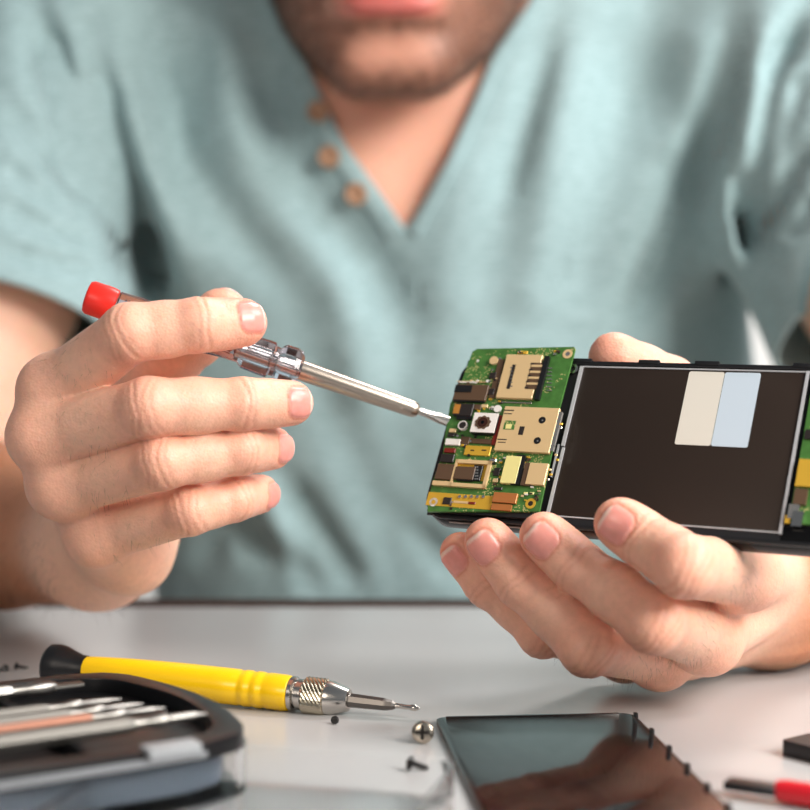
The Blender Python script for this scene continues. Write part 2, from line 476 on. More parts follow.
    D = np.sqrt((ax-30)**2+(q[:, 2]-5)**2); c = mixc(c, srgb((70, 90, 90)), eye*(D < 5.8)); c = mixc(c, srgb((8, 8, 8)), eye*(D < 2.6))
    rough = np.where(lipz > .5, .35, rough)
    # neck a little redder
    nk = np.exp(-((V[:, 0]/80)**4))*sst(150, 180, V[:, 2])*(~hd)*(V[:, 1] < 900)
    c = mixc(c, SK_RED, nk*.25)
    return np.clip(c, 0, 1), rough
def skin_mat():
    m = mat('skin', (226, 176, 148), .5); nt = m.node_tree; b = nt.nodes['Principled BSDF']
    a = nt.nodes.new('ShaderNodeAttribute'); a.attribute_name = 'tint'
    tc = nt.nodes.new('ShaderNodeTexCoord')
    n = nt.nodes.new('ShaderNodeTexNoise'); n.inputs['Scale'].default_value = 420; n.inputs['Detail'].default_value = 4
    nt.links.new(tc.outputs['Object'], n.inputs['Vector'])
    mr = nt.nodes.new('ShaderNodeMapRange'); mr.inputs[1].default_value = .3; mr.inputs[2].default_value = .7; mr.inputs[3].default_value = .95; mr.inputs[4].default_value = 1.05
    nt.links.new(n.outputs['Fac'], mr.inputs[0])
    mx = nt.nodes.new('ShaderNodeVectorMath'); mx.operation = 'SCALE'
    nt.links.new(a.outputs['Color'], mx.inputs[0]); nt.links.new(mr.outputs[0], mx.inputs['Scale'])
    nt.links.new(mx.outputs[0], b.inputs['Base Color'])
    r = nt.nodes.new('ShaderNodeAttribute'); r.attribute_name = 'gloss'
    nt.links.new(r.outputs['Fac'], b.inputs['Roughness'])
    b.inputs['Subsurface Weight'].default_value = .35; b.inputs['Subsurface Radius'].default_value = (1, .30, .15)
    b.inputs['Subsurface Scale'].default_value = .004
    v = nt.nodes.new('ShaderNodeTexVoronoi'); v.inputs['Scale'].default_value = 1100; nt.links.new(tc.outputs['Object'], v.inputs['Vector'])
    n2 = nt.nodes.new('ShaderNodeTexNoise'); n2.inputs['Scale'].default_value = 260; n2.inputs['Detail'].default_value = 5; nt.links.new(tc.outputs['Object'], n2.inputs['Vector'])
    ad = nt.nodes.new('ShaderNodeMath'); ad.operation = 'MULTIPLY_ADD'; ad.inputs[1].default_value = .5
    nt.links.new(v.outputs['Distance'], ad.inputs[0]); nt.links.new(n2.outputs['Fac'], ad.inputs[2])
    ga = nt.nodes.new('ShaderNodeMapRange'); ga.inputs[1].default_value = .26; ga.inputs[2].default_value = .48; ga.inputs[3].default_value = .05; ga.inputs[4].default_value = .35
    nt.links.new(r.outputs['Fac'], ga.inputs[0])
    bp = nt.nodes.new('ShaderNodeBump'); bp.inputs['Distance'].default_value = .0006
    nt.links.new(ga.outputs[0], bp.inputs['Strength'])
    nt.links.new(ad.outputs[0], bp.inputs['Height']); nt.links.new(bp.outputs['Normal'], b.inputs['Normal'])
    return m
# ------------------------------------------------------------ the shirt
def XZ(px, py, Z=.80):
    v = P(px, py, Z); return (v.x*1000, v.z*1000)
FOLDS = [   # polyline in the photo, depth of the cloth there, amplitude mm (minus = valley), half width mm
 ([(28,0),(53,73),(77,155),(92,205)], .78, -15, 10), ([(84,30),(98,114),(114,175),(128,230),(146,290)], .79, -17, 11),
 ([(58,20),(78,90),(98,160),(108,200)], .78, 5, 8), ([(0,95),(30,140),(70,185)], .76, -5, 8), ([(0,160),(35,190),(78,215)], .76, -3.5, 6), ([(0,205),(40,225),(85,240)], .76, -3.5, 6), ([(0,250),(50,262),(90,268)], .76, -2.5, 5),
 ([(150,0),(150,80),(175,150),(240,230),(300,300)], .80, -6, 13), ([(130,60),(150,170),(190,300)], .80, 5, 16), ([(215,0),(225,90),(255,170)], .80, 5, 13),
 ([(250,20),(270,110),(310,190),(370,260),(400,330)], .80, -8, 14), ([(300,330),(340,420),(380,520),(400,600)], .80, -4, 14),
 ([(170,600),(215,540),(260,560),(330,600)], .80, -5, 10), ([(280,480),(320,540),(360,600)], .80, -6, 9), ([(250,470),(270,530),(290,600)], .80, 5, 9),
 ([(405,240),(410,330),(400,430),(430,560)], .80, -3, 16), ([(470,120),(455,230),(445,330)], .80, 4, 18), ([(560,0),(530,110),(500,210)], .80, -4, 9), ([(590,0),(560,120),(540,260),(520,330)], .80, 5, 15),
 ([(640,0),(625,120),(600,230),(570,320)], .80, -3.5, 14), ([(735,0),(720,110),(690,200),(660,270),(630,345)], .80, -7, 10), ([(700,0),(690,90),(665,170)], .80, 4, 15),
 ([(760,0),(745,120),(720,230),(700,330)], .80, 5, 13), ([(808,0),(775,67),(756,169),(752,262)], .78, -9, 7), ([(790,60),(775,130),(765,200)], .77, 4, 6),
 ([(810,60),(790,120),(775,200)], .76, -4, 6), ([(810,135),(785,190),(765,235)], .76, -4, 5), ([(810,200),(780,240)], .76, -3, 5), ([(735,160),(735,210),(748,255)], .79, -5, 5),
 ([(400,520),(450,570),(520,600)], .80, -4, 9), ([(330,250),(350,330),(355,420)], .80, 4, 14),
]
_F = [([np.array(XZ(x, y, Z), np.float32) for x, y in pl], a, wd) for pl, Z, a, wd in FOLDS]
def seg2(p, a, b):
    ba = b-a; t = np.clip((p-a)@ba/float(ba@ba), 0, 1); q = p-a-t[:, None]*ba
    return np.sqrt((q*q).sum(1)), t
def folds(p):
    q = p[:, [0, 2]]; out = np.zeros(len(p), np.float32)
    for pl, a, wd in _F:
        best = None; n = len(pl)-1
        for i in range(n):
            d, t = seg2(q, pl[i], pl[i+1]); s = (i+t)/n
            if best is None: best, bs = d, s
            else:
                m = d < best; best = np.where(m, d, best); bs = np.where(m, s, bs)
        taper = .25+.75*sst(0, .25, bs)*sst(1.02, .8, bs)
        out += 1.45*a*taper*np.exp(-(best/wd)**2)
    front = sst(930, 880, p[:, 1])
    return np.maximum(out, -13)*front+.8*fbm(p, .03, 5)
NECKV = [XZ(x, y, .80+.04*(1-y/235)) for x, y in [(405,226),(382,197),(345,148),(322,100),(300,55),(286,10),(280,-50),(300,-160),(500,-160),(545,-40),(520,25),(490,60),(474,98),(446,160),(412,218)]]
NECKV = np.array(NECKV, np.float32)
def poly2(p, poly):
    d = np.full(len(p), 1e9, np.float32); s = np.ones(len(p), bool)
    n = len(poly); inside = np.zeros(len(p), bool)
    for i in range(n):
        a, b = poly[i], poly[(i+1) % n]
        dd, _ = seg2(p, a, b); d = np.minimum(d, dd)
        c = ((a[1] > p[:, 1]) != (b[1] > p[:, 1])) & (p[:, 0] < (b[0]-a[0])*(p[:, 1]-a[1])/(b[1]-a[1]+1e-9)+a[0])
        inside ^= c
    return np.where(inside, -d, d)
CUFF = []
for H, zc in ((HA, 128.), (HB, 129.)):
    e, s = H['arm'][1], H['arm'][2]; t = (zc-e[2])/(s[2]-e[2]); CUFF.append((e+(s-e)*t, nrm(s-e)))
def shirt_outer(p):
    d = torso_sdf(p)-6
    for H, (c, n) in zip((HA, HB), CUFF):
        s = H['arm'][2]; inn = V3((16 if H is HA else -15, 0, 0))
        sl = cone(p, c-n*40+inn, s, 57, 74)
        d = smin(d, sl, 22)
    d = smin(d, cone(p, V3((186, 885, 225)), V3((193, 882, 172)), 24, 20), 25)
    d = smin(d, cone(p, V3((-155, 895, 245)), V3((-163, 890, 140)), 32, 26), 28)
    d = smin(d, cone(p, V3((8, 905, 240)), V3((0, 885, 315)), 66, 62), 20)
    return d-folds(p)
man = empty('person', (.014, .9, 0))
tag(man, 'bearded man in a light blue henley shirt holding a screwdriver and an opened phone', 'person')
SKIN = skin_mat()
def child_of(o, parent):
    o.parent = parent; o.matrix_parent_inverse = parent.matrix_world.inverted() if parent.matrix_world.translation.length else Matrix.Translation(-parent.location)
    return o
def inv_parent(o, p):
    o.parent = p; o.matrix_parent_inverse = Matrix.Translation(-Vector(p.location))
    return o
import time as _t; _t0 = _t.time()
parts = []
fines = []
for H in (HA, HB):
    pts = [x for d in H['digits'] for x in d['j']]+H['thumb']['j']+H['base']+[H['wrist']]
    a = np.array(pts); lo = a.min(0)-26; hi = a.max(0)+26
    if H is HA: lo[0] = -205; hi[1] = 700; lo[2] = -5
    else: hi[0] = 195; hi[1] = max(hi[1], 650); lo[2] = -5
    fines.append((lo, hi))
def inbox(V, b, m): return ((V > b[0]+m) & (V < b[1]-m)).all(1)
H_FINE = .65
for b in fines:
    parts.append(surface_nets(body_sdf, b[0], b[1], H_FINE, region=lambda c, b=b: inbox(c, b, 1.5)))
hb = (V3((-110, 730, 150)), V3((110, 980, 480)))
parts.append(surface_nets(body_sdf, hb[0], hb[1], 1.6, region=lambda c: inbox(c, hb, 3)))
parts.append(surface_nets(body_sdf, (-330, 480, -150), (370, 1040, 500), 3.2,
    region=lambda c: ~(inbox(c, fines[0], 10) | inbox(c, fines[1], 10) | inbox(c, hb, 12))))
off = 0; VV = []; QQ = []
for v, q in parts: VV.append(v); QQ.append(q+off); off += len(v)
VV = np.concatenate(VV); QQ = np.concatenate(QQ)
col, gl = skin_paint(VV)
body = link('body', np_mesh('body', VV, QQ, col, {'gloss': gl}), SKIN)
inv_parent(body, man)
print('body', len(VV), round(_t.time()-_t0, 1), 's')
def shirt_sdf(p):
    d = shirt_outer(p); d = smax(d, -(d+3.2), 1)
    for (c, n) in CUFF:                       # open cuffs
        r = np.sqrt(((p-c)**2).sum(1))
        d = np.where(r < 130, smax(d, np.where((np.abs(p[:, 0]) > 135), -(p-c)@n, -99), 1.5), d)
    v = poly2(p[:, [0, 2]], NECKV); v = np.where(p[:, 1] < 905, v, 99)
    d = smax(d, -v, 1)
    d = smax(d, -(60-np.sqrt(((p[:, :2]-V3((0, 885, 0))[:2])**2).sum(1)))*np.where(p[:, 2] > 255, 1, -1)*1.0 if False else -np.where(p[:, 2] > 255, np.sqrt(((p[:, :2]-np.array([0, 888], np.float32))**2).sum(1))-60, 99), 1)
    return smax(d, p[:, 2]-330, 1)
_t0 = _t.time()
parts = [surface_nets(shirt_sdf, (-300, 740, -60), (330, 1000, 345), 1.7, pad=1.5, region=lambda c: (c[:, 1] < 905) & (c[:, 2] > -57)),
         surface_nets(shirt_sdf, (-300, 740, -190), (330, 1060, 345), 4, pad=1.5, region=lambda c: (c[:, 1] >= 902) | (c[:, 2] < -54))]
VV = np.concatenate([parts[0][0], parts[1][0]]); QQ = np.concatenate([parts[0][1], parts[1][1]+len(parts[0][0])])
def cloth_mat():
    m = mat('blue_jersey', (160, 186, 192), .85, spec=.2); nt = m.node_tree; b = nt.nodes['Principled BSDF']
    tc = nt.nodes.new('ShaderNodeTexCoord'); mp = nt.nodes.new('ShaderNodeMapping'); mp.inputs['Scale'].default_value = (150, 150, 950)
    nt.links.new(tc.outputs['Object'], mp.inputs[0])
    n = nt.nodes.new('ShaderNodeTexNoise'); n.inputs['Scale'].default_value = 1; n.inputs['Detail'].default_value = 4; nt.links.new(mp.outputs[0], n.inputs['Vector'])
    cr = nt.nodes.new('ShaderNodeValToRGB'); cr.color_ramp.elements[0].position = .32; cr.color_ramp.elements[1].position = .68
    cr.color_ramp.elements[0].color = (*lin((141, 167, 169)), 1); cr.color_ramp.elements[1].color = (*lin((167, 193, 196)), 1)
    nt.links.new(n.outputs['Fac'], cr.inputs[0]); nt.links.new(cr.outputs[0], b.inputs['Base Color'])
    b.inputs['Sheen Weight'].default_value = .25; b.inputs['Sheen Roughness'].default_value = .5
    n2 = nt.nodes.new('ShaderNodeTexNoise'); n2.inputs['Scale'].default_value = 500; nt.links.new(tc.outputs['Object'], n2.inputs['Vector'])
    bp = nt.nodes.new('ShaderNodeBump'); bp.inputs['Strength'].default_value = .4; bp.inputs['Distance'].default_value = .0006
    nt.links.new(n2.outputs['Fac'], bp.inputs['Height']); nt.links.new(bp.outputs['Normal'], b.inputs['Normal'])
    return m
CLOTH = cloth_mat()
shirt = link('shirt', np_mesh('shirt', VV, QQ), CLOTH); inv_parent(shirt, man)
print('shirt', len(VV), round(_t.time()-_t0, 1), 's')
# points on the front of the shirt, found by marching forward
def front_y(x, z, f=shirt_outer):
    y = np.full(len(x), 700., np.float32)
    for _ in range(60):
        d = f(np.stack([x, y, z], 1).astype(np.float32)); y += np.clip(d, -3, 8)*.8
    return y
def band(name, pl, width, thick, side, lift=1.0, n=60, m=CLOTH):
    """a strip of doubled cloth lying on the shirt along the polyline (photo pixels)"""
    a = np.array([XZ(x, y, .80+.04*(1-y/235)) for x, y in pl], np.float32)
    L = np.concatenate([[0], np.cumsum(np.sqrt(((a[1:]-a[:-1])**2).sum(1)))])
    s = np.linspace(0, L[-1], n); c = np.stack([np.interp(s, L, a[:, 0]), np.interp(s, L, a[:, 1])], 1)
    for _ in range(3): c[1:-1] = (c[:-2]+c[1:-1]*2+c[2:])/4
    tng = np.gradient(c, axis=0); tng /= np.linalg.norm(tng, axis=1)[:, None]; nr = np.stack([-tng[:, 1], tng[:, 0]], 1)*side
    bm = bmesh.new(); cols = []
    us = [-.04, 0, .04, .12, .5, .88, .96, 1.0, 1.04]; hs = [-1.5, thick*.4, thick*.85, thick, thick*.9, thick, thick*.85, thick*.4, -1.5]
    for u, h in zip(us, hs):
        q = c+nr*width*u
        y = front_y(q[:, 0].astype(np.float32), q[:, 1].astype(np.float32))-h-lift*.3
        cols.append([bm.verts.new((q[i, 0]/1000, y[i]/1000, q[i, 1]/1000)) for i in range(n)])
    for A, B in zip(cols, cols[1:]):
        for i in range(n-1): bm.faces.new((A[i], A[i+1], B[i+1], B[i]))
    bmesh.ops.recalc_face_normals(bm, faces=bm.faces)
    o = obj(name, bm, m, None, True); inv_parent(o, shirt_root); return o
shirt_root = shirt
o = band('placket', [(287,5),(300,50),(322,98),(345,146),(382,195),(404,228)], 10.5, 2.2, -1)
o = band('neck_trim', [(526,12),(492,58),(476,98),(448,160),(410,230)], 5.5, 2.0, 1)
BUT = mat('wood_button', (178, 138, 110), .5, var=(300, .25)); THR = mat('button_thread', (225, 215, 200), .8)
for i, (x, y) in enumerate([(320,115),(331,158),(357,193)]):
    X, Zc = XZ(x, y, .80+.04*(1-y/235)); yy = front_y(np.array([X], np.float32), np.array([Zc], np.float32))[0]
    e = 3.; y1 = front_y(np.array([X+e, X], np.float32), np.array([Zc, Zc+e], np.float32))
    nv = Vector(((y1[0]-yy)/e, -1, (y1[1]-yy)/e)).normalized()
    bm = bmesh.new()
    lathe(bm, [(-.001, .0052), (0, .0058), (.0012, .0060), (.0019, .0056), (.0021, .0047), (.0015, .0040), (.0014, .0002)], 28)
    o = obj('button', bm, BUT, None, True)
    base = Vector((X/1000, yy/1000, Zc/1000))+nv*.0028
    mx = axis_matrix(base, base+nv); o.matrix_world = mx
    o.parent = shirt
# ------------------------------------------------------------ hair and beard
def hair_sdf(p):
    q = head_local(p); d = ell(q, V3((0, -22, 32)), (83, 98, 92))-3
    d = d+1.6*np.sin(q[:, 0]*.35+fbm(p, .08, 2)*3)*np.sin(q[:, 1]*.12+1)
    face = ell(q, V3((0, 92, -8)), (66, 70, 72)); d = smax(d, -face, 6)
    d = smax(d, -(q[:, 2]+20+q[:, 1]*.0-sst(30, -60, q[:, 1])*(-45)), 6)
    return smax(d, -ell(q*np.array([1, 1, 1], np.float32), V3((0, 0, -8)), (95, 24, 34)), 2)
v, q = surface_nets(hair_sdf, HEAD_C-140, HEAD_C+145, 3.5)
HAIR = mat('brown_hair', (62, 42, 28), .5, var=(500, .4), bump=(300, .8, .002))
hr = link('hair', np_mesh('hair', v, q), HAIR); inv_parent(hr, man)
# stubble: short strands rooted on the jaw
co = col  # colours painted on the body
import numpy.random as npr
g = npr.default_rng(3)
qv = head_local(body_V := np.empty((len(body.data.vertices), 3), np.float32)) if False else None
bv = np.empty(len(body.data.vertices)*3, np.float32); body.data.vertices.foreach_get('co', bv); bv = bv.reshape(-1, 3)*1000
bn = np.empty(len(body.data.vertices)*3, np.float32); body.data.vertices.foreach_get('normal', bn); bn = bn.reshape(-1, 3)
lum = col.mean(1); ql = head_local(bv)
cand = np.where((np.sqrt(((bv-HEAD_C)**2).sum(1)) < 150) & (ql[:, 2] < -38) & (ql[:, 1] > -20) & (lum < .26))[0]
print('beard candidates', len(cand))
pick = g.choice(cand, min(len(cand), 7000), replace=False)
bm_v = []; bm_f = []
down = Rh[:, 2]*-1
for k in pick:
    p0 = bv[k]; n = bn[k]; d = nrm(n*.7+down*.9+g.normal(size=3)*.25); Lh = g.uniform(3, 6.5); r = .10
    s = nrm(np.cross(d, g.normal(size=3))); s2 = np.cross(d, s); b = len(bm_v)
    for a in range(3):
        w_ = s*math.cos(a*2.094)*r+s2*math.sin(a*2.094)*r; bm_v.append((p0-n*.3+w_)/1000)
    bm_v.append((p0+d*Lh)/1000)
    bm_f += [(b, b+1, b+3), (b+1, b+2, b+3), (b+2, b, b+3)]
me = bpy.data.meshes.new('beard'); me.from_pydata([tuple(map(float, x)) for x in bm_v], [], bm_f)
bd = link('beard', me, HAIR); inv_parent(bd, man)

# fine hairs on the forearms and the backs of the fingers
bm_v = []; bm_f = []
isf = (bv[:, 2] < 130) & (np.abs(bv[:, 0]-14) > 60)
for H, nh in ((HA, 700), (HB, 900)):
    w, e0 = H['wrist'], H['arm'][0]; ax_ = nrm(e0-w)
    t = (bv-w)@ax_; rad = np.sqrt(((bv-w-t[:, None]*ax_)**2).sum(1))
    cnd = np.where(isf & (t > -12) & (t < 110) & (rad < 45) & (bv[:, 2] > 6))[0]
    for k in g.choice(cnd, min(nh, len(cnd)), replace=False):
        nn = bn[k]; d = nrm(nn*.35-ax_*.5+V3((0, 0, -.5))+g.normal(size=3)*.25); Lh = g.uniform(4, 9); b = len(bm_v)
        s_ = nrm(np.cross(d, nn)); s2 = np.cross(d, s_)
        for a in range(3): bm_v.append((bv[k]-nn*.2+(s_*math.cos(a*2.094)+s2*math.sin(a*2.094))*.055)/1000)
        bm_v.append((bv[k]+d*Lh+nn*.3)/1000); bm_f += [(b, b+1, b+3), (b+1, b+2, b+3), (b+2, b, b+3)]
    for dg in H['digits']:
        a_, b_2 = dg['j'][0], dg['j'][1]; mid = a_*.55+b_2*.45; dn = dg['dors'][0]
        q = bv-mid; cnd = np.where((np.sqrt((q*q).sum(1)) < 15) & ((q@dn) > 3))[0]
        if not len(cnd): continue
        for k in g.choice(cnd, min(45, len(cnd)), replace=False):
            nn = bn[k]; d = nrm(nn*.3+nrm(b_2-a_)*.3+V3((0, 0, -.7))+g.normal(size=3)*.25); Lh = g.uniform(2.5, 5); b = len(bm_v)
            s_ = nrm(np.cross(d, nn)); s2 = np.cross(d, s_)
            for a in range(3): bm_v.append((bv[k]-nn*.2+(s_*math.cos(a*2.094)+s2*math.sin(a*2.094))*.04)/1000)
            bm_v.append((bv[k]+d*Lh+nn*.2)/1000); bm_f += [(b, b+1, b+3), (b+1, b+2, b+3), (b+2, b, b+3)]
me = bpy.data.meshes.new('arm_hair'); me.from_pydata([tuple(map(float, x)) for x in bm_v], [], bm_f)
ah = link('arm_hair', me, HAIR); inv_parent(ah, man)
# ------------------------------------------------------------ multi-material mesh builder
class MB:
    def __init__(s): s.bm = bmesh.new(); s.mats = []
    def run(s, m, fn):
        if m not in s.mats: s.mats.append(m)
        before = set(s.bm.faces); fn(s.bm); i = s.mats.index(m)
        for f in s.bm.faces:
            if f not in before: f.material_index = i
        return s
    def build(s, name, parent=None, smooth=False, bevel=0, mtx=None):
        bm = s.bm
        bmesh.ops.recalc_face_normals(bm, faces=bm.faces)
        if bevel:
            es = [e for e in bm.edges if len(e.link_faces) == 2 and e.calc_face_angle(0) > .6]
            bmesh.ops.bevel(bm, geom=es, offset=bevel, segments=2, affect='EDGES', profile=.6, clamp_overlap=True)
        if smooth == 'auto':
            for f in bm.faces: f.smooth = True
            for e in bm.edges:
                if len(e.link_faces) == 2 and e.calc_face_angle(0) > .55: e.smooth = False
        elif smooth:
            for f in bm.faces: f.smooth = True
        me = bpy.data.meshes.new(name); bm.to_mesh(me); bm.free()
        for m in s.mats: me.materials.append(m)
        o = bpy.data.objects.new(name, me); C.objects.link(o)
        if parent: o.parent = parent
        if mtx is not None: o.matrix_world = mtx
        return o
def _dummy(): pass
def one(name, m, fn, parent=None, smooth=False, bevel=0, mtx=None):
    return MB().run(m, fn).build(name, parent, smooth, bevel, mtx)
STEEL = mat('polished_steel', (200, 196, 190), .22, 1)
STEEL_D = mat('dark_steel', (120, 116, 112), .3, 1)
BLACK = mat('black_plastic', (24, 24, 26), .38)
BLACK_G = mat('gloss_black', (10, 10, 11), .2, spec=.25)
# ------------------------------------------------------------ room
FL = mat('pale_floor', (176, 170, 162), .5, var=(3, .08)); WALL = mat('white_wall', (236, 236, 234), .8)
structure(one('floor', FL, lambda b: box(b, -2.6, 2.6, -1.6, 2.5, -.80, -.76)))
structure(one('wall_back', WALL, lambda b: box(b, -2.6, 2.6, 2.4, 2.5, -.76, 2.0)))
# ------------------------------------------------------------ table
TOPM = mat('white_laminate', (180, 178, 177), .25, var=(40, .02), spec=.5)
TRIM = mat('brown_edge', (58, 38, 30), .7, spec=.15); LEGM = mat('grey_metal', (150, 152, 154), .35, .8)
table = empty('table', (0, .2, -.76))
tag(table, 'white glossy table top with a dark brown back edge, under the tools', 'table')
def at(o, p): o.parent = p; o.matrix_parent_inverse = Matrix.Translation(-Vector(p.location)); return o
at(one('tabletop', TOPM, lambda b: box(b, -.8, .8, -.45, .688, -.022, 0), bevel=.0008), table)
at(one('edge_band', TRIM, lambda b: box(b, -.8, .8, .6882, .706, -.0222, .0006), bevel=.0004), table)
for x in (-.76, .76):
    for y in (-.41, .65):
        at(one('leg', LEGM, lambda b: box(b, x-.022, x+.022, y-.022, y+.022, -.76, -.022), bevel=.003), table)
# ------------------------------------------------------------ yellow precision screwdriver
YEL = mat('yellow_plastic', (250, 200, 10), .3, coat=.3)
def seg(a, b, fn_list): pass
y0 = P(48, 665, .5175); y1 = P(420, 708.5, .480)
MX = axis_matrix(y0, y1); LN = (y1-y0).length
ys = empty('precision_screwdriver', mtx=MX)
tag(ys, 'yellow precision screwdriver with black end cap and knurled silver chuck on the table', 'screwdriver')
def X(px):       # fraction along the tool for a column of the photo
    return LN*(px-44)/(420-44)
def part(name, m, fn, root, smooth='auto', bevel=0):
    return one(name, m, fn, root, smooth, bevel)
def prof(l, s=.001): return [(X(a), r*s) for a, r in l]
part('end_cap', BLACK, lambda b: lathe(b, prof([(44,4.5),(45,6.3),(48,7.1),(56,7.3),(62,6.9),(72,5.5),(80,4.7),(86,4.5)]), 40), ys)
part('handle', YEL, lambda b: lathe(b, prof([(84,4.0),(85,4.3),(100,4.7),(130,5.2),(165,5.55),(195,5.75),(225,5.8),(244,5.8),(246,5.6),(249,5.6),(251,5.85),(256,5.85),(258,5.6),(261,5.6),(263,5.85),(268,5.85),(270,5.6),(273,5.6),(275,5.8),(290,5.75),(295,5.5),(296.5,5.0)]), 40), ys)
part('collar', STEEL, lambda b: lathe(b, prof([(296,5.0),(296.5,5.5),(300,5.5),(301,5.1),(301.5,4.3),(303,4.3),(303.5,4.9),(309,4.9),(310,4.4)]), 36), ys)
def knurl(b):
    n, m = 40, 13; rings = []
    for i in range(m):
        x = X(309+(332-309)*i/(m-1)); ed = 1 if 0 < i < m-1 else .9
        rings.append([b.verts.new((x, .001*5.75*ed*(1+(.045 if (i+k) % 2 else -.03))*math.cos(2*math.pi*k/n), .001*5.75*ed*(1+(.045 if (i+k) % 2 else -.03))*math.sin(2*math.pi*k/n))) for k in range(n)])
    for A, B in zip(rings, rings[1:]):
        for k in range(n):
            if 1: 
                a, b_, c, d = A[k], B[k], B[(k+1) % n], A[(k+1) % n]
                b.faces.new((a, b_, c)); b.faces.new((a, c, d))
    b.faces.new(rings[0]); b.faces.new(rings[-1][::-1])
part('knurled_chuck', mat('knurled_steel', (190, 180, 160), .25, 1), knurl, ys, smooth=False)
part('nose_cone', STEEL, lambda b: lathe(b, prof([(331,5.2),(332,5.5),(336,5.4),(351,3.7),(352.5,3.5),(353,3.0)]), 36), ys)
part('bit_shank', STEEL_D, lambda b: lathe(b, prof([(352,2.3),(386,2.0),(388,1.9),(394,1.5),(397,.95)]), 8), ys, smooth=False)
part('tip', STEEL, lambda b: lathe(b, prof([(396,.85),(410,.75),(412,1.0),(416,1.0),(420,.25)]), 16), ys)
# ------------------------------------------------------------ battery cover
CVR = mat('dark_glossy_cover', (26, 17, 17), .07, spec=.3)
a = T(436, 722); b_ = T(631, 717); ang = math.atan2(-.0089, .0955)
cv = empty('battery_cover', mtx=Matrix.Translation((a.x, a.y, 0)) @ Matrix.Rotation(math.radians(5.2), 4, 'Z'))
tag(cv, 'dark glossy phone back cover lying open on the white table', 'phone cover')
W_, L_ = .0612, .118
part('shell', CVR, lambda b: prism(b, rrect(0, W_, -L_, 0, .0035, 5), .0008, .0016), cv, bevel=.0003)
def rimf(b):
    for x0, x1, yy0, yy1 in ((-.0002, .0005, -L_+.004, -.003), (W_-.0005, W_+.0003, -L_+.004, -.003), (.003, W_-.004, -.0010, .0003)):
        box(b, x0, x1, yy0, yy1, 0, .0017)
part('rim', mat('cover_rim', (66, 62, 60), .2, .6), rimf, cv, bevel=.0002)
for yy in (-.004, -.024, -.044, -.063, -.082, -.1):
    part('clip_tab', BLACK, lambda b: box(b, W_-.0002, W_+.0010, yy-.0012, yy+.0010, .0003, .0026), cv, bevel=.0003)
# ------------------------------------------------------------ battery and red tool at the right
bt = empty('battery', mtx=Matrix.Translation((*T(779, 756).xy, 0)) @ Matrix.Rotation(math.radians(-52), 4, 'Z'))
tag(bt, 'small black flat battery lying at the right edge of the table', 'battery')
part('case', mat('battery_black', (38, 34, 34), .4), lambda b: prism(b, rrect(0, .062, .001, .045, .001, 3), 0, .0046), bt, bevel=.0004)
part('contact_block', BLACK, lambda b: box(b, -.0018, .0002, .004, .014, .0010, .0036), bt, bevel=.0002)
RED = mat('red_plastic', (214, 26, 40), .3, coat=.3)
r0 = T(727, 783, .0030); r1 = T(812, 795.5, .0032); mxr = axis_matrix(r0, r1); rl = (r1-r0).length
rt_ = empty('flat_screwdriver', mtx=mxr)
tag(rt_, 'small red handled tool with a flat black blade, at the right table corner', 'screwdriver')
def blade(b):
    k = rl/85
    prism(b, [(0, -.0028), (51*k, -.0030), (56*k, -.0018), (56*k, .0018), (51*k, .0030), (0, .0028)], -.0011, .0011)
part('blade', BLACK, blade, rt_, bevel=.0003)
part('handle', RED, lambda b: lathe(b, [(50*rl/85, .0016), (51*rl/85, .0026), (60*rl/85, .0030), (.09, .0034), (.12, .0032), (.122, .002)], 24), rt_)
# ------------------------------------------------------------ loose screws
def screw(name_loc, r, mtx, m, label, length=None, cross=True):
    root = empty('screw', mtx=mtx); L2 = length or r*2.6
    def head(b):
        n = 24; prof_ = [(0, r*.45), (r*.05, r*.92), (r*.20, r), (r*.38, r*.93), (r*.48, r*.75), (r*.53, r*.45), (r*.54, r*.1)]
        lathe(b, prof_, n)
    h = part('head', m, head, root)
    def cr(b):
        w = r*.15
        for a in (0, math.pi/2):
            c_, s_ = math.cos(a), math.sin(a); vs = []
            pts = [(-.62*r, -w), (.62*r, -w), (.62*r, w), (-.62*r, w)]
            lo = [b.verts.new((r*.3, u*c_-v*s_, u*s_+v*c_)) for u, v in pts]; hi = [b.verts.new((r*.57, u*c_-v*s_, u*s_+v*c_)) for u, v in pts]
            b.faces.new(lo[::-1]); b.faces.new(hi)
            for i in range(4): b.faces.new((lo[i], lo[(i+1) % 4], hi[(i+1) % 4], hi[i]))
    if cross: part('cross_slot', mat('slot_dark', (20, 16, 12), .6), cr, root, smooth=False)
    def thr(b):
        pr = []; k = 10
        for i in range(k*2+1):
            pr.append((-L2+L2*i/(k*2), r*(.42 if i % 2 else .34)))
        pr[0] = (-L2, r*.1); lathe(b, pr, 14)
    part('thread', m, thr, root)
    return tag(root, label, 'screw', None)
def scr_m(px, py, r, face, h=None):
    p = T(px, py, h if h is not None else r); f = Vector(face).normalized()
    return axis_matrix(p, p+f)
BRASSY = mat('nickel', (190, 180, 165), .25, 1); DK = mat('blackened_steel', (58, 56, 56), .35, .8)
screw('s', .0033, scr_m(423, 732, .0033, (-.12, -1, .18)), BRASSY, 'larger silver cross head screw beside the corner of the dark phone cover')
screw('s', .0013, scr_m(335, 720, .0013, (-.1, -1, .3)), DK, 'tiny dark screw just below the knurled silver chuck')
screw('s', .0021, scr_m(412, 763, .0021, (-.9, -.25, .35)), DK, 'small dark screw nearest the camera, in front of the larger silver screw')
screw('s', .0013, scr_m(5, 668, .0013, (.6, -.6, .3)), DK, 'tiny dark screw at the left edge, left of its twin behind the black tool case')
screw('s', .0013, scr_m(17, 666, .0013, (-.7, -.6, .3)), DK, 'tiny dark screw nearer the black end cap of the yellow screwdriver', length=.0045)
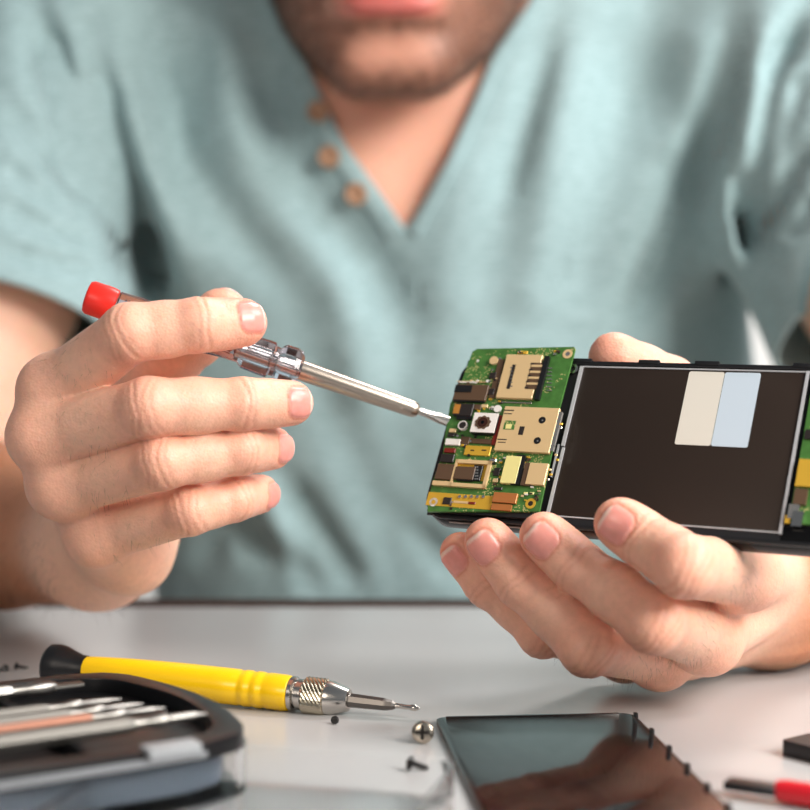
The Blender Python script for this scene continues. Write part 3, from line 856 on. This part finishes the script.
# ------------------------------------------------------------ bit case
CLEAR = mat('clear_plastic', (250, 250, 250), .08, trans=1, ior=1.2)
SMOKE = mat('blue_grey_plastic', (150, 166, 184), .18, trans=.55, ior=1.3)
TRAY = mat('black_tray', (20, 20, 22), .32)
ta = math.radians(33)
case = empty('bit_case', mtx=Matrix.Translation((-.0378, .391, 0)) @ Matrix.Rotation(ta, 4, 'Z'))
tag(case, 'black screwdriver bit case with a clear base, open at the left front of the table', 'tool case')
def outline(ins=0, LNG=.15, Wd=.099, bul=.009, R=.013):
    pts = []
    n = 26
    for i in range(n+1):        # bulged right end with rounded corners
        v = i/n; y = ins+(Wd-2*ins)*v
        x = bul*math.sin(math.pi*v)-ins
        e = min(v, 1-v)*(Wd-2*ins)
        if e < R: x -= R-math.sqrt(max(0, R*R-(R-e)**2))
        pts.append((x, y))
    pts += [(-LNG+ins, Wd-ins), (-LNG+ins, ins)]
    return pts
def walls(b, o, i, z0, z1):
    n = len(o)
    for zz, fl in ((z0, 1), (z1, 0)): pass
    A = [b.verts.new((x, y, z0)) for x, y in o]; B = [b.verts.new((x, y, z1)) for x, y in o]
    Cc = [b.verts.new((x, y, z0)) for x, y in i]; D = [b.verts.new((x, y, z1)) for x, y in i]
    for k in range(n):
        j = (k+1) % n
        b.faces.new((A[k], A[j], B[j], B[k])); b.faces.new((B[k], B[j], D[j], D[k])); b.faces.new((D[k], D[j], Cc[j], Cc[k])); b.faces.new((Cc[k], Cc[j], A[j], A[k]))
def shellb(b):
    walls(b, outline(0), outline(.0016), .0002, .0125)
    prism(b, outline(.0018), .0002, .0014)
part('clear_base', CLEAR, shellb, case, bevel=0)
part('tray_body', SMOKE, lambda b: prism(b, outline(.0045), .0030, .0118), case, bevel=.0012)
def trayf(b):
    walls(b, outline(.0006), outline(.0068), .0120, .0165)
    prism(b, outline(.0062), .0112, .0122)
part('tray', TRAY, trayf, case, bevel=.0004)
def clipf(b):
    box(b, -.030, -.016, -.0020, .0045, .0145, .0174)
part('latch', mat('white_plastic', (196, 200, 204), .35, trans=.4), clipf, case, bevel=.0006)
part('front_rim', mat('frosted_rim', (176, 180, 184), .35, trans=.5), lambda b: box(b, -.149, -.014, -.0012, .0012, .0130, .0146), case, bevel=.0005)
def supf(b, x, y0_, y1_):
    box(b, x-.0015, x+.0015, y0_, y1_, .0120, .0158)
for x in (-.040, -.105): part('bit_holder', TRAY, lambda b: supf(b, x, .010, .088), case, bevel=.0004)
dirb = Vector((math.cos(ta), math.sin(ta), 0))
BITM = [mat('bit_steel', (140, 137, 132), .36, 1), mat('bit_grey', (104, 101, 96), .5, .8), mat('bit_copper', (132, 92, 76), .5, .8)]
bits = [((82,683), .0022, 0, 'flat', 'bright silver bit at the back of the black bit case'), ((121,699), .0016, 1, 'ph', 'second grey bit from the back of the black bit case'),
        ((143,704), .0016, 1, 'ph', 'middle grey bit in the black bit case'), ((165,708), .0016, 2, 'ph', 'copper coloured bit in the black bit case'),
        ((207,714), .0023, 1, 'hex', 'thick grey bit nearest the front of the black bit case')]
for (px, py), r, mi, kind, lab in bits:
    tp = T(px, py, .0178); m_ = axis_matrix(tp-dirb*.085, tp)
    bo = empty('screwdriver_bit', mtx=m_); tag(bo, lab, 'screwdriver bit', 'bits in the black case')
    part('shank', BITM[mi], lambda b: lathe(b, [(0, r*.9), (.001, r), (.062, r), (.064, r*.8)], 6), bo, smooth=False)
    if kind == 'flat': part('tip', BITM[0], lambda b: (lathe(b, [(.063, r*.75), (.068, r*.75), (.070, r*.95), (.075, r*.9), (.077, r*.6)], 12), box(b, .076, .085, -r*.85, r*.85, -r*.2, r*.2)), bo)
    else: part('tip', BITM[0], lambda b: lathe(b, [(.063, r*.7), (.068, r*.62), (.070, r*.9), (.073, r*.9), (.074, r*.55), (.081, r*.5), (.085, r*.12)], 12), bo)
# clear lid of the case, lying upside down in front
lid = empty('clear_lid', mtx=Matrix.Translation((*T(104, 812).xy, 0)) @ Matrix.Rotation(math.radians(-14), 4, 'Z'))
tag(lid, 'empty clear plastic lid lying on the table in front of the black bit case', 'lid')
def lidf(b):
    o = rrect(0, .084, -.11, .031, .010, 6); i = rrect(.0014, .0826, -.1086, .0296, .0088, 6)
    walls(b, o, i, .0002, .0105); prism(b, rrect(.0016, .0824, -.1084, .0294, .0087, 6), .0002, .0013)
part('shell', CLEAR, lidf, lid)
# ------------------------------------------------------------ opened phone
S_ = .053/.058
OC = (.06239235*S_, -.01359445*S_, .55128394*S_)
Lc = (0.87381964, 0.03423789, -0.4850433); Sc = (-0.25526593, 0.88130925, -0.39765979)
def cdir(c): return Vector((c[0], c[2]*cp-c[1]*sp, -c[2]*sp-c[1]*cp))
PU = cdir(Lc).normalized(); PV = -cdir(Sc).normalized(); PN = PU.cross(PV).normalized(); PV = PN.cross(PU)
PO = Vector((0, 0, CAM_H))+cdir(OC)
PM = Matrix((PU, PV, PN)).transposed().to_4x4(); PM.translation = PO
phone = empty('smartphone', mtx=PM)
tag(phone, 'opened black smartphone with bare green circuit board, gripped by the fingertips of one hand', 'phone')
def UV(px, py, w=0):
    o = PO+PN*(w/1000); a = P(px, py, 1.)-Vector((0, 0, CAM_H)); c0 = Vector((0, 0, CAM_H))
    t = (o-c0).dot(PN)/a.dot(PN); q = c0+a*t-PO
    return q.dot(PU)*1000, q.dot(PV)*1000
M_ = .001
HOUS = BLACK_G; PANEL = mat('screen_back_film', (44, 34, 28), .42, spec=.35, var=(60, .06)); SILV = mat('silver_frame', (206, 206, 208), .35, .35)
DGREY = mat('dark_chassis', (52, 52, 54), .35, .5)
U0, U1, V0, V1 = -42.7, 92, -57.2, 2.2
def prz(b, pts, z0, z1): prism(b, [(x*M_, y*M_) for x, y in pts], z0*M_, z1*M_)
def bx(b, x0, x1, y0, y1, z0, z1): box(b, x0*M_, x1*M_, min(y0, y1)*M_, max(y0, y1)*M_, z0*M_, z1*M_)
def hous(b):
    prz(b, rrect(U0, U1, V0, V1, 8, 8), -7.2, -.6)
part('housing', HOUS, hous, phone, bevel=.0011)
def lip(b):
    o = rrect(U0+.3, U1-.3, V0+.3, V1-.3, 7.7, 8); i = rrect(U0+1.6, U1-1.6, V0+1.6, V1-1.6, 6.6, 8)
    walls(b, [(x*M_, y*M_) for x, y in o], [(x*M_, y*M_) for x, y in i], -.7*M_, .6*M_)
part('frame_rim', BLACK, lip, phone, bevel=.0002)
for pa, pb in (((697,357),(720,363)), ((575,357),(592,363)), ((795,358),(812,363)), ((640,359),(660,363))):
    ua = UV(*pa)[0]; ub = UV(*pb)[0]
    part('clip_tab', BLACK, lambda b: bx(b, ua, ub, V1-.9, V1+.5, -2.5, .9), phone, bevel=.0002)
# silver strip visible along the lower side
part('side_strip', mat('side_strip_metal', (170, 150, 140), .3, .8), lambda b: (bx(b, -33, -8, V0-.15, V0+.6, -1.9, -1.2), bx(b, -2, 12, V0-.15, V0+.6, -2.3, -1.4), bx(b, -26, -17, V0-.2, V0+.6, -3.1, -2.5)), phone)
part('chassis', DGREY, lambda b: bx(b, -41, 74, V0+1.4, V1-1.4, -.7, -.25), phone)
part('screen_back', PANEL, lambda b: bx(b, 1.2, 73.4, -52.6, -.3, -.3, .05), phone, bevel=.0003)
part('metal_edge', SILV, lambda b: (prz(b, [(.1, 0), (1.2, 0), (1.2, -29), (.1, -29)], -.2, .55), prz(b, [(.6, -29.5), (1.5, -29.5), (1.6, -54), (.5, -54)], -.2, .5),
     prz(b, [(-1.1, -28.5), (-.6, -28.5), (-.6, -40), (-1.1, -40)], -.2, .5),
     bx(b, 1, 90, -.15, .35, -.2, .12), bx(b, 1, 74, -53.2, -52.8, -.2, .12),
     bx(b, 73.6, 74.5, -53.5, .2, -.2, .5)), phone)
SHA = mat('cream_sticker', (222, 216, 204), .5); SHB = mat('pale_blue_sticker', (198, 212, 224), .5)
a = UV(690, 371.5); c = UV(709, 446)
q0, q1, q2 = UV(691, 371.5)[0], UV(727, 372)[0], UV(763, 373)[0]; v0, v1 = UV(709, 372)[1], UV(709, 446)[1]
ua, ub = (q0+UV(673, 445)[0])/2, (q2+UV(746, 447)[0])/2; um = (q1+UV(709, 446)[0])/2
part('sticker', SHA, lambda b: prz(b, rrect(ua, um-.08, v1, v0, .7), .05, .14), phone)['label'] = 'cream white sticker'
part('sticker', SHB, lambda b: prz(b, rrect(um+.08, ub, v1, v0, .7), .05, .14), phone)['label'] = 'pale blue sticker'
def boss(b, u, v, r, z0, z1, hole=.45, n=24):
    o = [(u+r*math.cos(2*math.pi*k/n), v+r*math.sin(2*math.pi*k/n)) for k in range(n)]; i = [(u+r*hole*math.cos(2*math.pi*k/n), v+r*hole*math.sin(2*math.pi*k/n)) for k in range(n)]
    walls(b, [(x*M_, y*M_) for x, y in o], [(x*M_, y*M_) for x, y in i], z0*M_, z1*M_)
def disc(b, u, v, r, z0, z1, n=24): prz(b, [(u+r*math.cos(2*math.pi*k/n), v+r*math.sin(2*math.pi*k/n)) for k in range(n)], z0, z1)
u, v = UV(574, 370); 
sc_ = MB().run(STEEL, lambda b: boss(b, u, v, 1.7, -.2, 1.0, .5)).run(BLACK, lambda b: disc(b, u, v, .8, -.2, .5)); sc_.build('screw_post', phone, 'auto')
# ---------------- circuit board
PCB = mat('green_circuit_board', (70, 116, 54), .3, var=(420, .5)); CREAM = mat('cream_shield', (226, 194, 144), .32, .15)
GOLD = mat('gold_pads', (224, 178, 62), .35, .3); BRN = mat('brown_chip', (92, 70, 52), .4); DKC = mat('dark_chip', (44, 38, 36), .35)
ORG = mat('orange_flex', (206, 140, 62), .35, .3); WHT = mat('white_ceramic', (238, 232, 226), .4); COPP = mat('copper_tape', (190, 120, 66), .35, .25)
YPL = mat('pale_yellow_connector', (238, 226, 150), .4); SLD = mat('solder', (214, 208, 200), .2, .9); REDC = mat('dark_red_chip', (120, 34, 24), .4)
def pcb_pattern(m):
    nt = m.node_tree; b = nt.nodes['Principled BSDF']; src = b.inputs['Base Color'].links[0].from_socket
    tc = nt.nodes.new('ShaderNodeTexCoord'); vo = nt.nodes.new('ShaderNodeTexVoronoi'); vo.inputs['Scale'].default_value = 1500
    vo.distance = 'CHEBYCHEV'; nt.links.new(tc.outputs['Object'], vo.inputs['Vector'])
    lt = nt.nodes.new('ShaderNodeMath'); lt.operation = 'LESS_THAN'; lt.inputs[1].default_value = .26; nt.links.new(vo.outputs['Distance'], lt.inputs[0])
    no = nt.nodes.new('ShaderNodeTexNoise'); no.inputs['Scale'].default_value = 160; nt.links.new(tc.outputs['Object'], no.inputs['Vector'])
    gt = nt.nodes.new('ShaderNodeMath'); gt.operation = 'GREATER_THAN'; gt.inputs[1].default_value = .52; nt.links.new(no.outputs['Fac'], gt.inputs[0])
    mu = nt.nodes.new('ShaderNodeMath'); mu.operation = 'MULTIPLY'; nt.links.new(lt.outputs[0], mu.inputs[0]); nt.links.new(gt.outputs[0], mu.inputs[1])
    mx = nt.nodes.new('ShaderNodeMix'); mx.data_type = 'RGBA'; nt.links.new(mu.outputs[0], mx.inputs[0]); nt.links.new(src, mx.inputs[6]); mx.inputs[7].default_value = (*lin((206, 190, 130)), 1)
    nt.links.new(mx.outputs[2], b.inputs['Base Color'])
pcb_pattern(PCB)
BW = 3.0
def B(zx, zy, h=0): return UV(420+zx/4.05, 330+zy/4.05, BW+h)
outl = [B(212,88), B(232,76), B(624,68), B(628,74), B(560,330), B(528,520), B(482,735), B(30,735), B(34,690), B(52,610), B(92,500), B(100,440), B(122,300), B(170,205)]
pcb = part('circuit_board', PCB, lambda b: prz(b, outl[::-1], BW-.9, BW), phone, bevel=0)
part('board_support', DGREY, lambda b: bx(b, -40, -4, V0+1.8, V1-1.9, -.6, BW-.95), phone)
def cmp(name, a, c, h, m, extra=(), bev=.00012, z=BW):
    """component standing on the board between two corners given in the 4.05x crop of the photo"""
    (ux, vx), (uy, vy) = B(*a, h), B(*c, h)
    mb = MB().run(m, lambda b: bx(b, min(ux, uy), max(ux, uy), vx, vy, z, z+h))
    if bev:
        es = list(mb.bm.edges); bmesh.ops.bevel(mb.bm, geom=es, offset=bev, segments=1, affect='EDGES', clamp_overlap=True)
    for (m2, a2, c2, h0, h1) in extra:
        (p_, q_), (r_, s_) = B(*a2, h1), B(*c2, h1)
        mb.run(m2, lambda b: bx(b, min(p_, r_), max(p_, r_), q_, s_, z+h0, z+h1))
    return mb.build(name, pcb)
def cyl(name, c, r, h, m, ring=None, hole=None):
    u, v = B(*c, h); mb = MB().run(m, lambda b: disc(b, u, v, r, BW, BW+h))
    if ring: mb.run(ring, lambda b: boss(b, u, v, r*1.12, BW, BW+h+.06, .8))
    if hole: mb.run(hole, lambda b: disc(b, u, v, r*.45, BW+h, BW+h+.04))
    return mb.build(name, pcb, 'auto')
# upper card reader: plate with slots, pins and a black rail
mb = [(DKC, (375,140), (363,238), 1.32, 1.36)]
mb += [(BRN, (452,132), (478,240), 1.31, 1.34)]+[(CREAM, (452-int(6.2*k),140+24*k), (494-int(6.2*k),150+24*k), 1.34, 1.42) for k in range(4)]+[(DKC, (449-int(6.2*k),133+24*k), (462-int(6.2*k),140+24*k), 1.34, 1.37) for k in range(5)]
mb += [(SLD, (366,150+15*k), (374,154+15*k), 1.36, 1.39) for k in range(6)]
mb += [(BLACK, (505,105), (480,280), .2, 1.5)]
mb += [(SLD, (512,152+15*k), (534,156+15*k), .02, .25) for k in range(7)]
mb += [(SLD, (318,112+14*k), (328,118+14*k), .02, .4) for k in range(9)]
cmp('sim_card_reader', (352,98), (452,278), 1.3, CREAM, mb)['label'] = 'cream metal card reader with black rail'
cmp('card_slot', (345,308), (522,498), 1.2, CREAM, [(DKC, (405,390), (416,425), 1.2, 1.24), (PCB, (345,366), (380,404), 1.2, 1.23), (YPL, (350,380), (368,400), 1.23, 1.32),
    (DKC, (342,322), (380,328), 1.2, 1.23), (DKC, (340,336), (372,341), 1.2, 1.23), (DKC, (314,440), (350,446), 1.2, 1.23), (DKC, (316,452), (346,457), 1.2, 1.23), (SLD, (532,330), (538,490), .1, 1.1)])
for c_ in ((495,365), (475,448)):
    u, v = B(*c_, 1.2); MB().run(BLACK, lambda b: disc(b, u, v, 1.2, BW+1.2, BW+1.26)).run(SLD, lambda b: disc(b, u+.15, v-.1, .3, BW+1.26, BW+1.3)).build('slot_hole', pcb)
cmp('antenna_connector', (148,218), (262,286), 1.3, BRN, [(BLACK, (145,222), (205,252), .3, 1.5), (BLACK, (140,262), (178,290), .1, 1.1), (BLACK, (182,268), (258,292), .1, 1.0), (WHT, (160,208), (228,214), .0, .5)])
cmp('power_inductor', (146,296), (206,348), 1.2, DKC, [(ORG, (142,300), (156,338), .1, 1.25), (BLACK, (150,346), (206,362), .0, .9)])
# camera module
cam_c = cmp('camera_module', (222,336), (296,418), 2.3, BLACK, [(WHT, (222,334), (298,416), 2.3, 2.6)])
u, v = B(254, 374, 2.7)
n_ = 32; star = [((2.75+.22*math.sin(k*9*2*math.pi/n_))*math.cos(2*math.pi*k/n_)+u, (2.35+.22*math.sin(k*9*2*math.pi/n_))*math.sin(2*math.pi*k/n_)+v) for k in range(n_)]
MB().run(BRN, lambda b: prz(b, star, BW+2.6, BW+2.75)).run(mat('lens_glass', (60, 34, 26), .08), lambda b: disc(b, u, v, 1.75, BW+2.75, BW+2.85)).run(BLACK_G, lambda b: disc(b, u, v, .6, BW+2.85, BW+2.9)).build('camera_lens', pcb, 'auto')
cmp('camera_cable', (206,438), (296,462), .5, BRN); cmp('shield_plate', (186,466), (280,510), .5, GOLD, [(DKC, (205,484), (218,490), .5, .53), (DKC, (250,484), (268,490), .5, .53)])
cyl('coin_cell', (298,122), 1.5, .8, CREAM); cyl('microphone', (172,385), 1.45, 1.2, DKC, WHT); cyl('round_pad', (313,318), 1.3, .7, WHT)
cmp('ceramic_filter', (106,438), (158,466), .9, WHT); cmp('red_chip', (100,476), (140,497), .7, REDC); cmp('black_chip', (88,500), (132,536), .7, DKC)
# RF shield frame with chips
(fa, fb), (fc, fd) = B(146, 522, 1.1), B(262, 640, 1.1); wd_ = 1.25
def frf(b):
    bx(b, fa, fc, fb, fb-wd_, BW, BW+1.1); bx(b, fa, fc, fd+wd_, fd, BW, BW+1.1); bx(b, fc-wd_*.9, fc, fb, fd, BW, BW+1.1); bx(b, fa, fa+.7, fb, fd, BW, BW+1.1)
    bx(b, fa-6.2, fa, fd+wd_*1.2, fd, BW, BW+1.1)
MB().run(CREAM, frf).build('shield_frame', pcb)
cmp('processor_chip', (146,550), (212,606), 1.2, BRN, [(BLACK, (146,600), (212,612), 0, .9)])
cmp('coil_chip', (220,546), (240,610), .9, BLACK, [(SLD, (222+i*8, 552+j*12), (227+i*8, 558+j*12), .9, 1.0) for i in range(2) for j in range(5)])
cmp('gold_base', (142,535), (262,612), .15, GOLD); cmp('flash_chip', (74,540), (126,606), 1.1, BRN)
cmp('orange_flex_area', (36,655), (284,728), .12, GOLD); 
for k in range(5): cyl('solder_bump', (160+24*k,674), .55, .5, SLD)
cmp('copper_plate', (300,655), (386,702), 1.0, COPP, [(COPP, (292,702), (366,732), -.4, .7)])
cmp('board_connector', (350,508), (385,622), 1.4, YPL, [(BLACK, (392,505), (398,625), .1, 1.3)]+[(SLD, (400,515+14*k), (408,520+14*k), .02, .4) for k in range(8)])
cmp('flex_connector', (446,536), (500,628), 1.1, CREAM, [(BRN, (428,536), (448,630), .05, .9)])
def ringc(name, c, r, m, hole): 
    u, v = B(*c); MB().run(m, lambda b: boss(b, u, v, r, BW-.05, BW+.12, .5)).run(hole, lambda b: disc(b, u, v, r*.5, BW-.1, BW+.03)).build(name, pcb, 'auto')
ringc('mounting_hole', (55,697), 1.5, WHT, DKC); ringc('mounting_hole', (448,703), 1.75, GOLD, DKC); ringc('mounting_hole', (598,97), 1.7, CREAM, SLD); ringc('mounting_hole', (235,125), 1.0, PCB, WHT)
# strip of small parts between board and screen
for k, (x, y) in enumerate([(566,375),(563,390),(520,560),(524,580),(512,600),(545,500),(550,520)]):
    cmp('edge_contact', (x,y), (x+10,y+9), .5, (GOLD, SLD, CREAM)[k % 3])
rr = random.Random(5); boxes = [(272,140,310,280),(285,285,330,300),(205,300,300,330),(208,400,222,440),(160,405,200,470),(255,510,345,520),(290,520,340,640),(400,500,440,535),(400,630,480,690),(130,405,160,435),(170,200,290,215),(395,82,440,96),(510,78,570,95),(200,470,186,540),(100,690,130,725),(110,545,70,536)]
cnt = 0
for (x0, y0_, x1, y1_) in boxes:
    nn = max(3, int(abs(x1-x0)*abs(y1_-y0_)/230))
    for _ in range(min(nn, 11)):
        x, y = rr.uniform(x0, x1), rr.uniform(y0_, y1_); w_, h_ = rr.choice([(8, 5), (5, 9), (11, 6), (8, 8)])
        cmp('surface_mount_part', (x, y), (x+w_, y+h_), rr.uniform(.25, .6), rr.choice([CREAM, SLD, GOLD, DKC, BRN, WHT, DKC]), bev=0); cnt += 1
print('smd', cnt)
for nm, a, c, h, m in [('pin_strip', (318,118), (302,276), .45, BRN), ('shield_rail', (318,288), (452,298), .4, SLD), ('copper_strip', (318,345), (306,465), .7, REDC), ('flex_rail', (150,205), (270,212), .5, CREAM),
    ('driver_chip', (276,236), (296,262), .6, DKC), ('driver_chip', (284,170), (304,196), .5, DKC), ('memory_chip', (214,300), (244,322), .6, BRN), ('ceramic_capacitor', (250,300), (272,314), .6, CREAM),
    ('memory_chip', (168,430), (196,462), .6, BRN), ('ceramic_capacitor', (282,520), (306,534), .6, SLD), ('driver_chip', (302,556), (318,590), .5, DKC), ('ceramic_capacitor', (296,600), (312,616), .6, CREAM),
    ('gold_contact', (396,84), (412,96), .3, GOLD), ('gold_contact', (418,84), (434,96), .3, GOLD), ('gold_contact', (420,655), (434,666), .3, YPL), ('gold_contact', (444,655), (460,666), .3, YPL),
    ('driver_chip', (300,634), (330,648), .5, DKC), ('ceramic_capacitor', (404,536), (424,560), .5, CREAM), ('driver_chip', (412,566), (424,600), .6, DKC), ('ceramic_capacitor', (120,398), (142,414), .6, CREAM),
    ('memory_chip', (114,416), (136,432), .5, DKC), ('driver_chip', (96,676), (122,706), .5, DKC), ('board_shield_label', (136,690), (196,704), .3, CREAM), ('red_marker', (196,694), (222,706), .4, REDC)]:
    cmp(nm, a, c, h, m)
# ---------------- small board at the far end
def U(px, py): return UV(px, py, .6)
far = part('lower_board', PCB, lambda b: prz(b, [(76, -50), (90, -50), (90, -2), (76, -2)], -.25, .5), phone)
def far_c(name, m, px0, py0, px1, py1, h):
    a, c = U(px0, py0), U(px1, py1); MB().run(m, lambda b: bx(b, min(a[0], c[0]), max(a[0], c[0]), a[1], c[1], .5, .5+h)).build(name, far)
far_c('orange_flex', GOLD, 800, 460, 816, 488, .9); far_c('connector', BRN, 796, 490, 806, 506, 1.2); far_c('spring_contact', SLD, 790, 505, 798, 520, 1.0)
far_c('motor', STEEL, 794, 512, 802, 528, 1.2); far_c('gold_contact', GOLD, 786, 516, 790, 524, .8); far_c('chip', DKC, 806, 430, 820, 440, .6)
# ------------------------------------------------------------ tester screwdriver in the other hand
ZT = (PO+PU*UV(448, 421, BW)[0]*M_+PV*UV(448, 421, BW)[1]*M_+PN*BW*M_)
dep = (ZT-Vector((0, 0, CAM_H))).dot(Vector((0, cp, -sp)))
print('tip depth', dep)
t0 = P(86, 296, .4965); t1 = P(449, 421.5, dep)
TL = (t1-t0).length; ts = empty('tester_screwdriver', mtx=axis_matrix(t0, t1))
tag(ts, 'voltage tester screwdriver with red cap, clear handle and long steel shaft, between thumb and finger', 'screwdriver')
def X2(px): return TL*(px-86)/(449-86)
def pf(l): return [(X2(a), r*.001) for a, r in l]
TCL = mat('clear_handle_plastic', (226, 224, 236), .05, trans=1, ior=1.42)
part('cap', RED if False else mat('red_cap', (226, 44, 34), .35), lambda b: lathe(b, pf([(86,3.6),(87,4.9),(90,5.5),(108,5.6),(114,5.3),(115,4.2)]), 28), ts)
part('handle', TCL, lambda b: lathe(b, pf([(114,4.3),(116,5.0),(135,5.3),(170,5.4),(205,5.1),(222,4.5),(238,4.3),(241,5.3),(243,5.7),(262,6.0),(268,6.0),(270,5.0),(274,4.8),(276,5.8),(279,6.5),(290,6.6),(295,6.1),(298,4.6)]), 12), ts, smooth=False)
def spring(b):
    pts = []; n = 120
    for i in range(n): 
        t = i/(n-1); a = t*2*math.pi*14; pts.append((X2(122+(165-122)*t), .0019*math.cos(a), .0019*math.sin(a)))
    tube(b, pts, .00028, 5)
part('spring', STEEL, spring, ts); part('neon_lamp', mat('neon_glass', (240, 180, 120), .1, trans=.6), lambda b: lathe(b, pf([(168,.6),(170,2.0),(192,2.0),(195,.6)]), 16), ts)
part('resistor', mat('resistor_brown', (176, 96, 60), .4), lambda b: lathe(b, pf([(197,.4),(199,1.7),(204,1.5),(224,1.5),(229,1.7),(232,.4)]), 16), ts)
part('shaft_root', STEEL, lambda b: lathe(b, pf([(232,1.2),(234,2.1),(296,2.1),(297,2.0)]), 20), ts)
part('shaft', mat('brushed_shaft', (176, 164, 152), .3, 1), lambda b: lathe(b, pf([(296,2.2),(297,3.35),(410,2.8),(414,2.65),(417,2.0),(418,1.3)]), 32), ts)
def tipf(b):
    n = 16; st = [(417, 1.25, 1.25), (424, 1.2, 1.15), (432, 1.45, .8), (440, 1.8, .5), (449, 1.7, .22)]
    rings = [[b.verts.new((X2(a), .001*r1*math.cos(2*math.pi*k/n), .001*r2*math.sin(2*math.pi*k/n))) for k in range(n)] for a, r2, r1 in st]
    for A, Bq in zip(rings, rings[1:]):
        for k in range(n): b.faces.new((A[k], A[(k+1) % n], Bq[(k+1) % n], Bq[k]))
    b.faces.new(rings[0]); b.faces.new(rings[-1])
part('flat_tip', STEEL, tipf, ts)
w = bpy.data.worlds.new('world'); SC.world = w; w.use_nodes = True
w.node_tree.nodes['Background'].inputs[0].default_value = (*lin((225, 235, 245)), 1)
w.node_tree.nodes['Background'].inputs[1].default_value = .16
def area(name, loc, tgt, size, power, rgb, sy=None):
    l = bpy.data.lights.new(name, 'AREA'); l.energy = power; l.size = size; l.color = lin(rgb)
    if sy: l.shape = 'RECTANGLE'; l.size_y = sy
    o = bpy.data.objects.new(name, l); C.objects.link(o); o.location = loc
    o.rotation_euler = (Vector(tgt)-Vector(loc)).to_track_quat('-Z', 'Y').to_euler()
    return o
area('window_light', (.78, -.15, .6), (.02, .65, .12), .45, 14, (255, 250, 243))
area('left_fill', (-.32, -.16, .34), (-.08, .5, .1), .25, 1.0, (255, 240, 224))  # added warm fill for the hand on the left, no real lamp there
area('top_right_fill', (1.0, .35, 1.0), (0, .6, .1), .5, 11, (250, 250, 252))  # added top light for table and upper sides of the hands, not a window
area('back_wall_fill', (.7, 1.5, 1.75), (.8, 2.4, .3), .6, 45, (255, 252, 248))  # added unseen light that turns the back wall white, no ceiling fitting
SC.view_settings.exposure = .25
